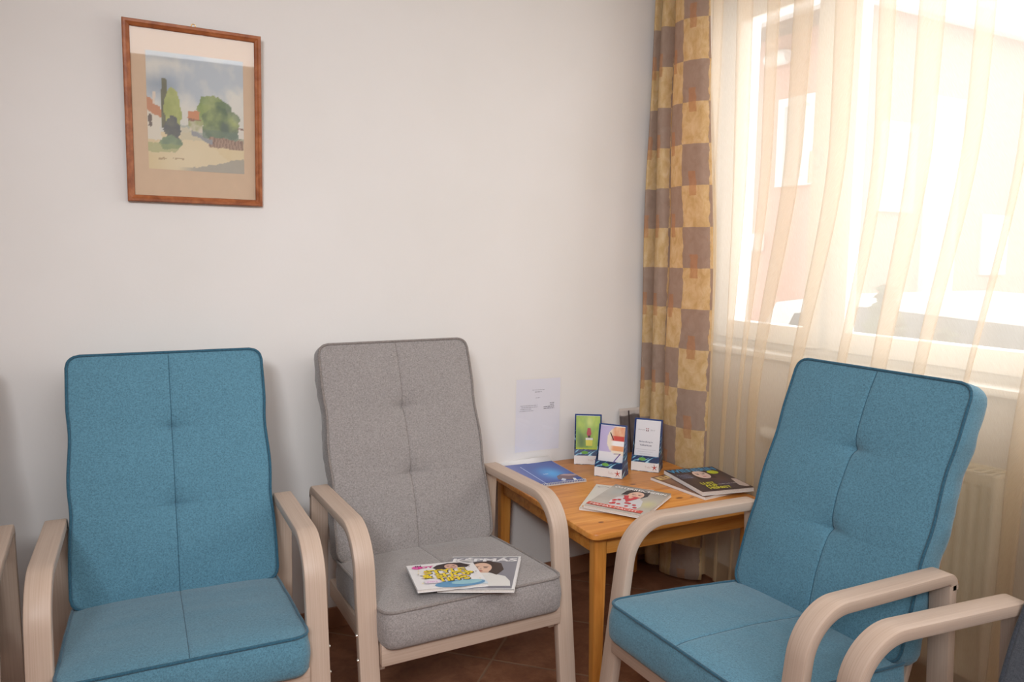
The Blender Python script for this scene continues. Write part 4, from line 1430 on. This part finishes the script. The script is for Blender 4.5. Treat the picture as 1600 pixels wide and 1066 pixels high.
def fpaint(u, v):
    n1, n2 = fbm(u, v, 2.6, 21), fbm(u, v, 7, 31)
    u += 0.016 * fbm(u, v, 15, 41); v += 0.013 * fbm(u, v, 15, 51)
    c = mixc((184, 194, 204), (224, 222, 214), max(0, min(1, 0.5 + 1.3 * n1 + 0.5 * n2)))  # sky made paler, with the glass reflection put into its colour
    c = mixc(c, (136, 152, 172), 0.75 * math.exp(-((u - 0.12) / 0.22) ** 2 - ((v - 0.72) / 0.1) ** 2))
    c = mixc(c, (140, 156, 174), 0.6 * math.exp(-((u - 0.2) / 0.28) ** 2 - ((v - 0.98) / 0.05) ** 2))
    c = mixc(c, (214, 212, 202), 0.6 * sm(0.62, 0.45, v))
    if v < 0.33 + 0.03 * n2:
        c = mixc((218, 196, 154), (226, 208, 172), 0.5 + 0.8 * n1)
        c = mixc(c, (204, 172, 104), 0.7 * sm(0.3, 0.0, u) * sm(0.2, 0.1, v))
    # hill and hedge line
    if 0.27 < v < 0.40 + 0.02 * n2 and u > 0.33: c = mixc(c, (150, 160, 150), 0.6)
    # pale road
    if v < 0.38 and abs(u - 0.36) < 0.03 + (0.38 - v) * 1.6: c = mixc(c, (226, 210, 178), 0.6)
    # right tree
    for (x, y, r, cc) in ((0.66, 0.56, 0.13, (120, 140, 88)), (0.60, 0.50, 0.11, (128, 150, 92)), (0.76, 0.50, 0.13, (104, 124, 96)), (0.86, 0.46, 0.10, (110, 126, 110)), (0.70, 0.44, 0.15, (92, 112, 92)), (0.86, 0.40, 0.09, (98, 112, 104))):
        d_ = math.hypot(u - x, (v - y) * 1.1) + 0.035 * n2
        if d_ < r: c = mixc(c, mixc(cc, (164, 176, 116), max(0, 0.35 + 0.9 * n2)), 0.9)
    if 0.30 < v < 0.37 + 0.02 * n2 and 0.56 < u < 0.98: c = mixc(c, (112, 130, 116), 0.7)
    # red-roofed house far
    if 0.415 < u < 0.53 and 0.455 < v < 0.525: c = (204, 138, 104)
    if 0.41 < u < 0.54 and 0.44 < v <= 0.455: c = (146, 110, 96)
    if 0.42 < u < 0.56 and 0.34 < v <= 0.44: c = mixc((214, 206, 190), (166, 170, 124), max(0, min(1, 0.5 + 2 * n2)))
    # right little house
    if u > 0.94 and 0.31 < v < 0.40: c = (220, 214, 204)
    if u > 0.93 and 0.395 < v < 0.41: c = (140, 116, 108)
    # fence
    if 0.63 < u < 0.99 and 0.215 + 0.03 * (0.8 - u) < v < 0.305 + 0.05 * (0.8 - u):
        c = (168, 142, 126) if int(u * 90) % 3 else (136, 112, 104)
    if 0.44 < u < 0.66 and abs(v - (0.335 - 0.32 * (u - 0.44))) < 0.018: c = (150, 152, 158)
    # left house
    if u < 0.13 and 0.25 < v < 0.50 - 0.2 * u: c = (222, 214, 198)
    if u < 0.19 and 0.50 - 0.42 * u < v < 0.62 - 0.75 * u: c = (198, 138, 108)
    if 0.055 < u < 0.085 and 0.56 < v < 0.66: c = (222, 206, 190)
    if 0.01 < u < 0.045 and 0.37 < v < 0.47: c = (110, 100, 96)
    # cypress and poplar
    wc = 0.032 - 0.012 * sm(0.6, 0.78, v)
    if abs(u - 0.175 + 0.004 * n2) < wc and 0.36 < v < 0.775: c = mixc((104, 104, 92), (120, 122, 100), max(0, n2 + 0.4))
    d_ = math.hypot((u - 0.255) / 0.085, (v - 0.52) / 0.19) + 0.25 * n2
    if d_ < 1: c = mixc((156, 166, 104), (184, 190, 124), max(0, 0.5 + n2))
    d_ = math.hypot((u - 0.245) / 0.075, (v - 0.34) / 0.12) + 0.3 * n2
    if d_ < 1: c = mixc((92, 96, 104), (116, 120, 112), max(0, 0.5 + n2))
    d_ = math.hypot((u - 0.22) / 0.12, (v - 0.235) / 0.06) + 0.3 * n2
    if d_ < 1: c = mixc((112, 134, 116), (146, 160, 128), max(0, 0.5 + n2))
    if 0.15 < v < 0.22 and u < 0.34 - (0.22 - v): c = mixc(c, (154, 164, 116), 0.6)
    # foreground shadow
    if v < 0.035 + 0.09 * sm(0.45, 1.0, u) + 0.012 * n2 and u > 0.28: c = mixc(c, (152, 150, 146), 0.75 * sm(0.28, 0.5, u))
    if 0.09 < v < 0.105 and 0.09 < u < 0.36 and n2 > -0.1: c = mixc(c, (150, 122, 96), 0.6)
    c = mixc(c, (206, 200, 188), 0.20)  # pale veil over the whole picture: reflection haze painted into the colours
    return c
wp, hp = 0.708 * PW, 0.655 * PH
P = Print(wp, hp, 96, 116, fpaint)
P.build('painting', M['matt_print'], pic, Mx=RP @ Matrix.Translation(((0.155 + 0.354 - 0.5) * PW, (0.5 - 0.155 - 0.3275) * PH, -0.0030)))
MB().add([(-PW / 2 + 0.018, -PH / 2 + 0.018, 0.001), (PW / 2 - 0.018, -PH / 2 + 0.018, 0.001), (PW / 2 - 0.018, PH / 2 - 0.018, 0.001), (-PW / 2 + 0.018, PH / 2 - 0.018, 0.001)], [(0, 1, 2, 3)], M=RP).build('picture_glass', M['pic_glass'], pic)
rp = [(0.006 * math.cos(a), PH / 2 + 0.004 + 0.006 * math.sin(a), -0.004) for a in [2 * math.pi * k / 14 for k in range(14)]]
MB().tube([RP @ Vector(p) for p in rp], 0.0013, 6, closed=True).build('hanging_ring', M['brass'], pic)
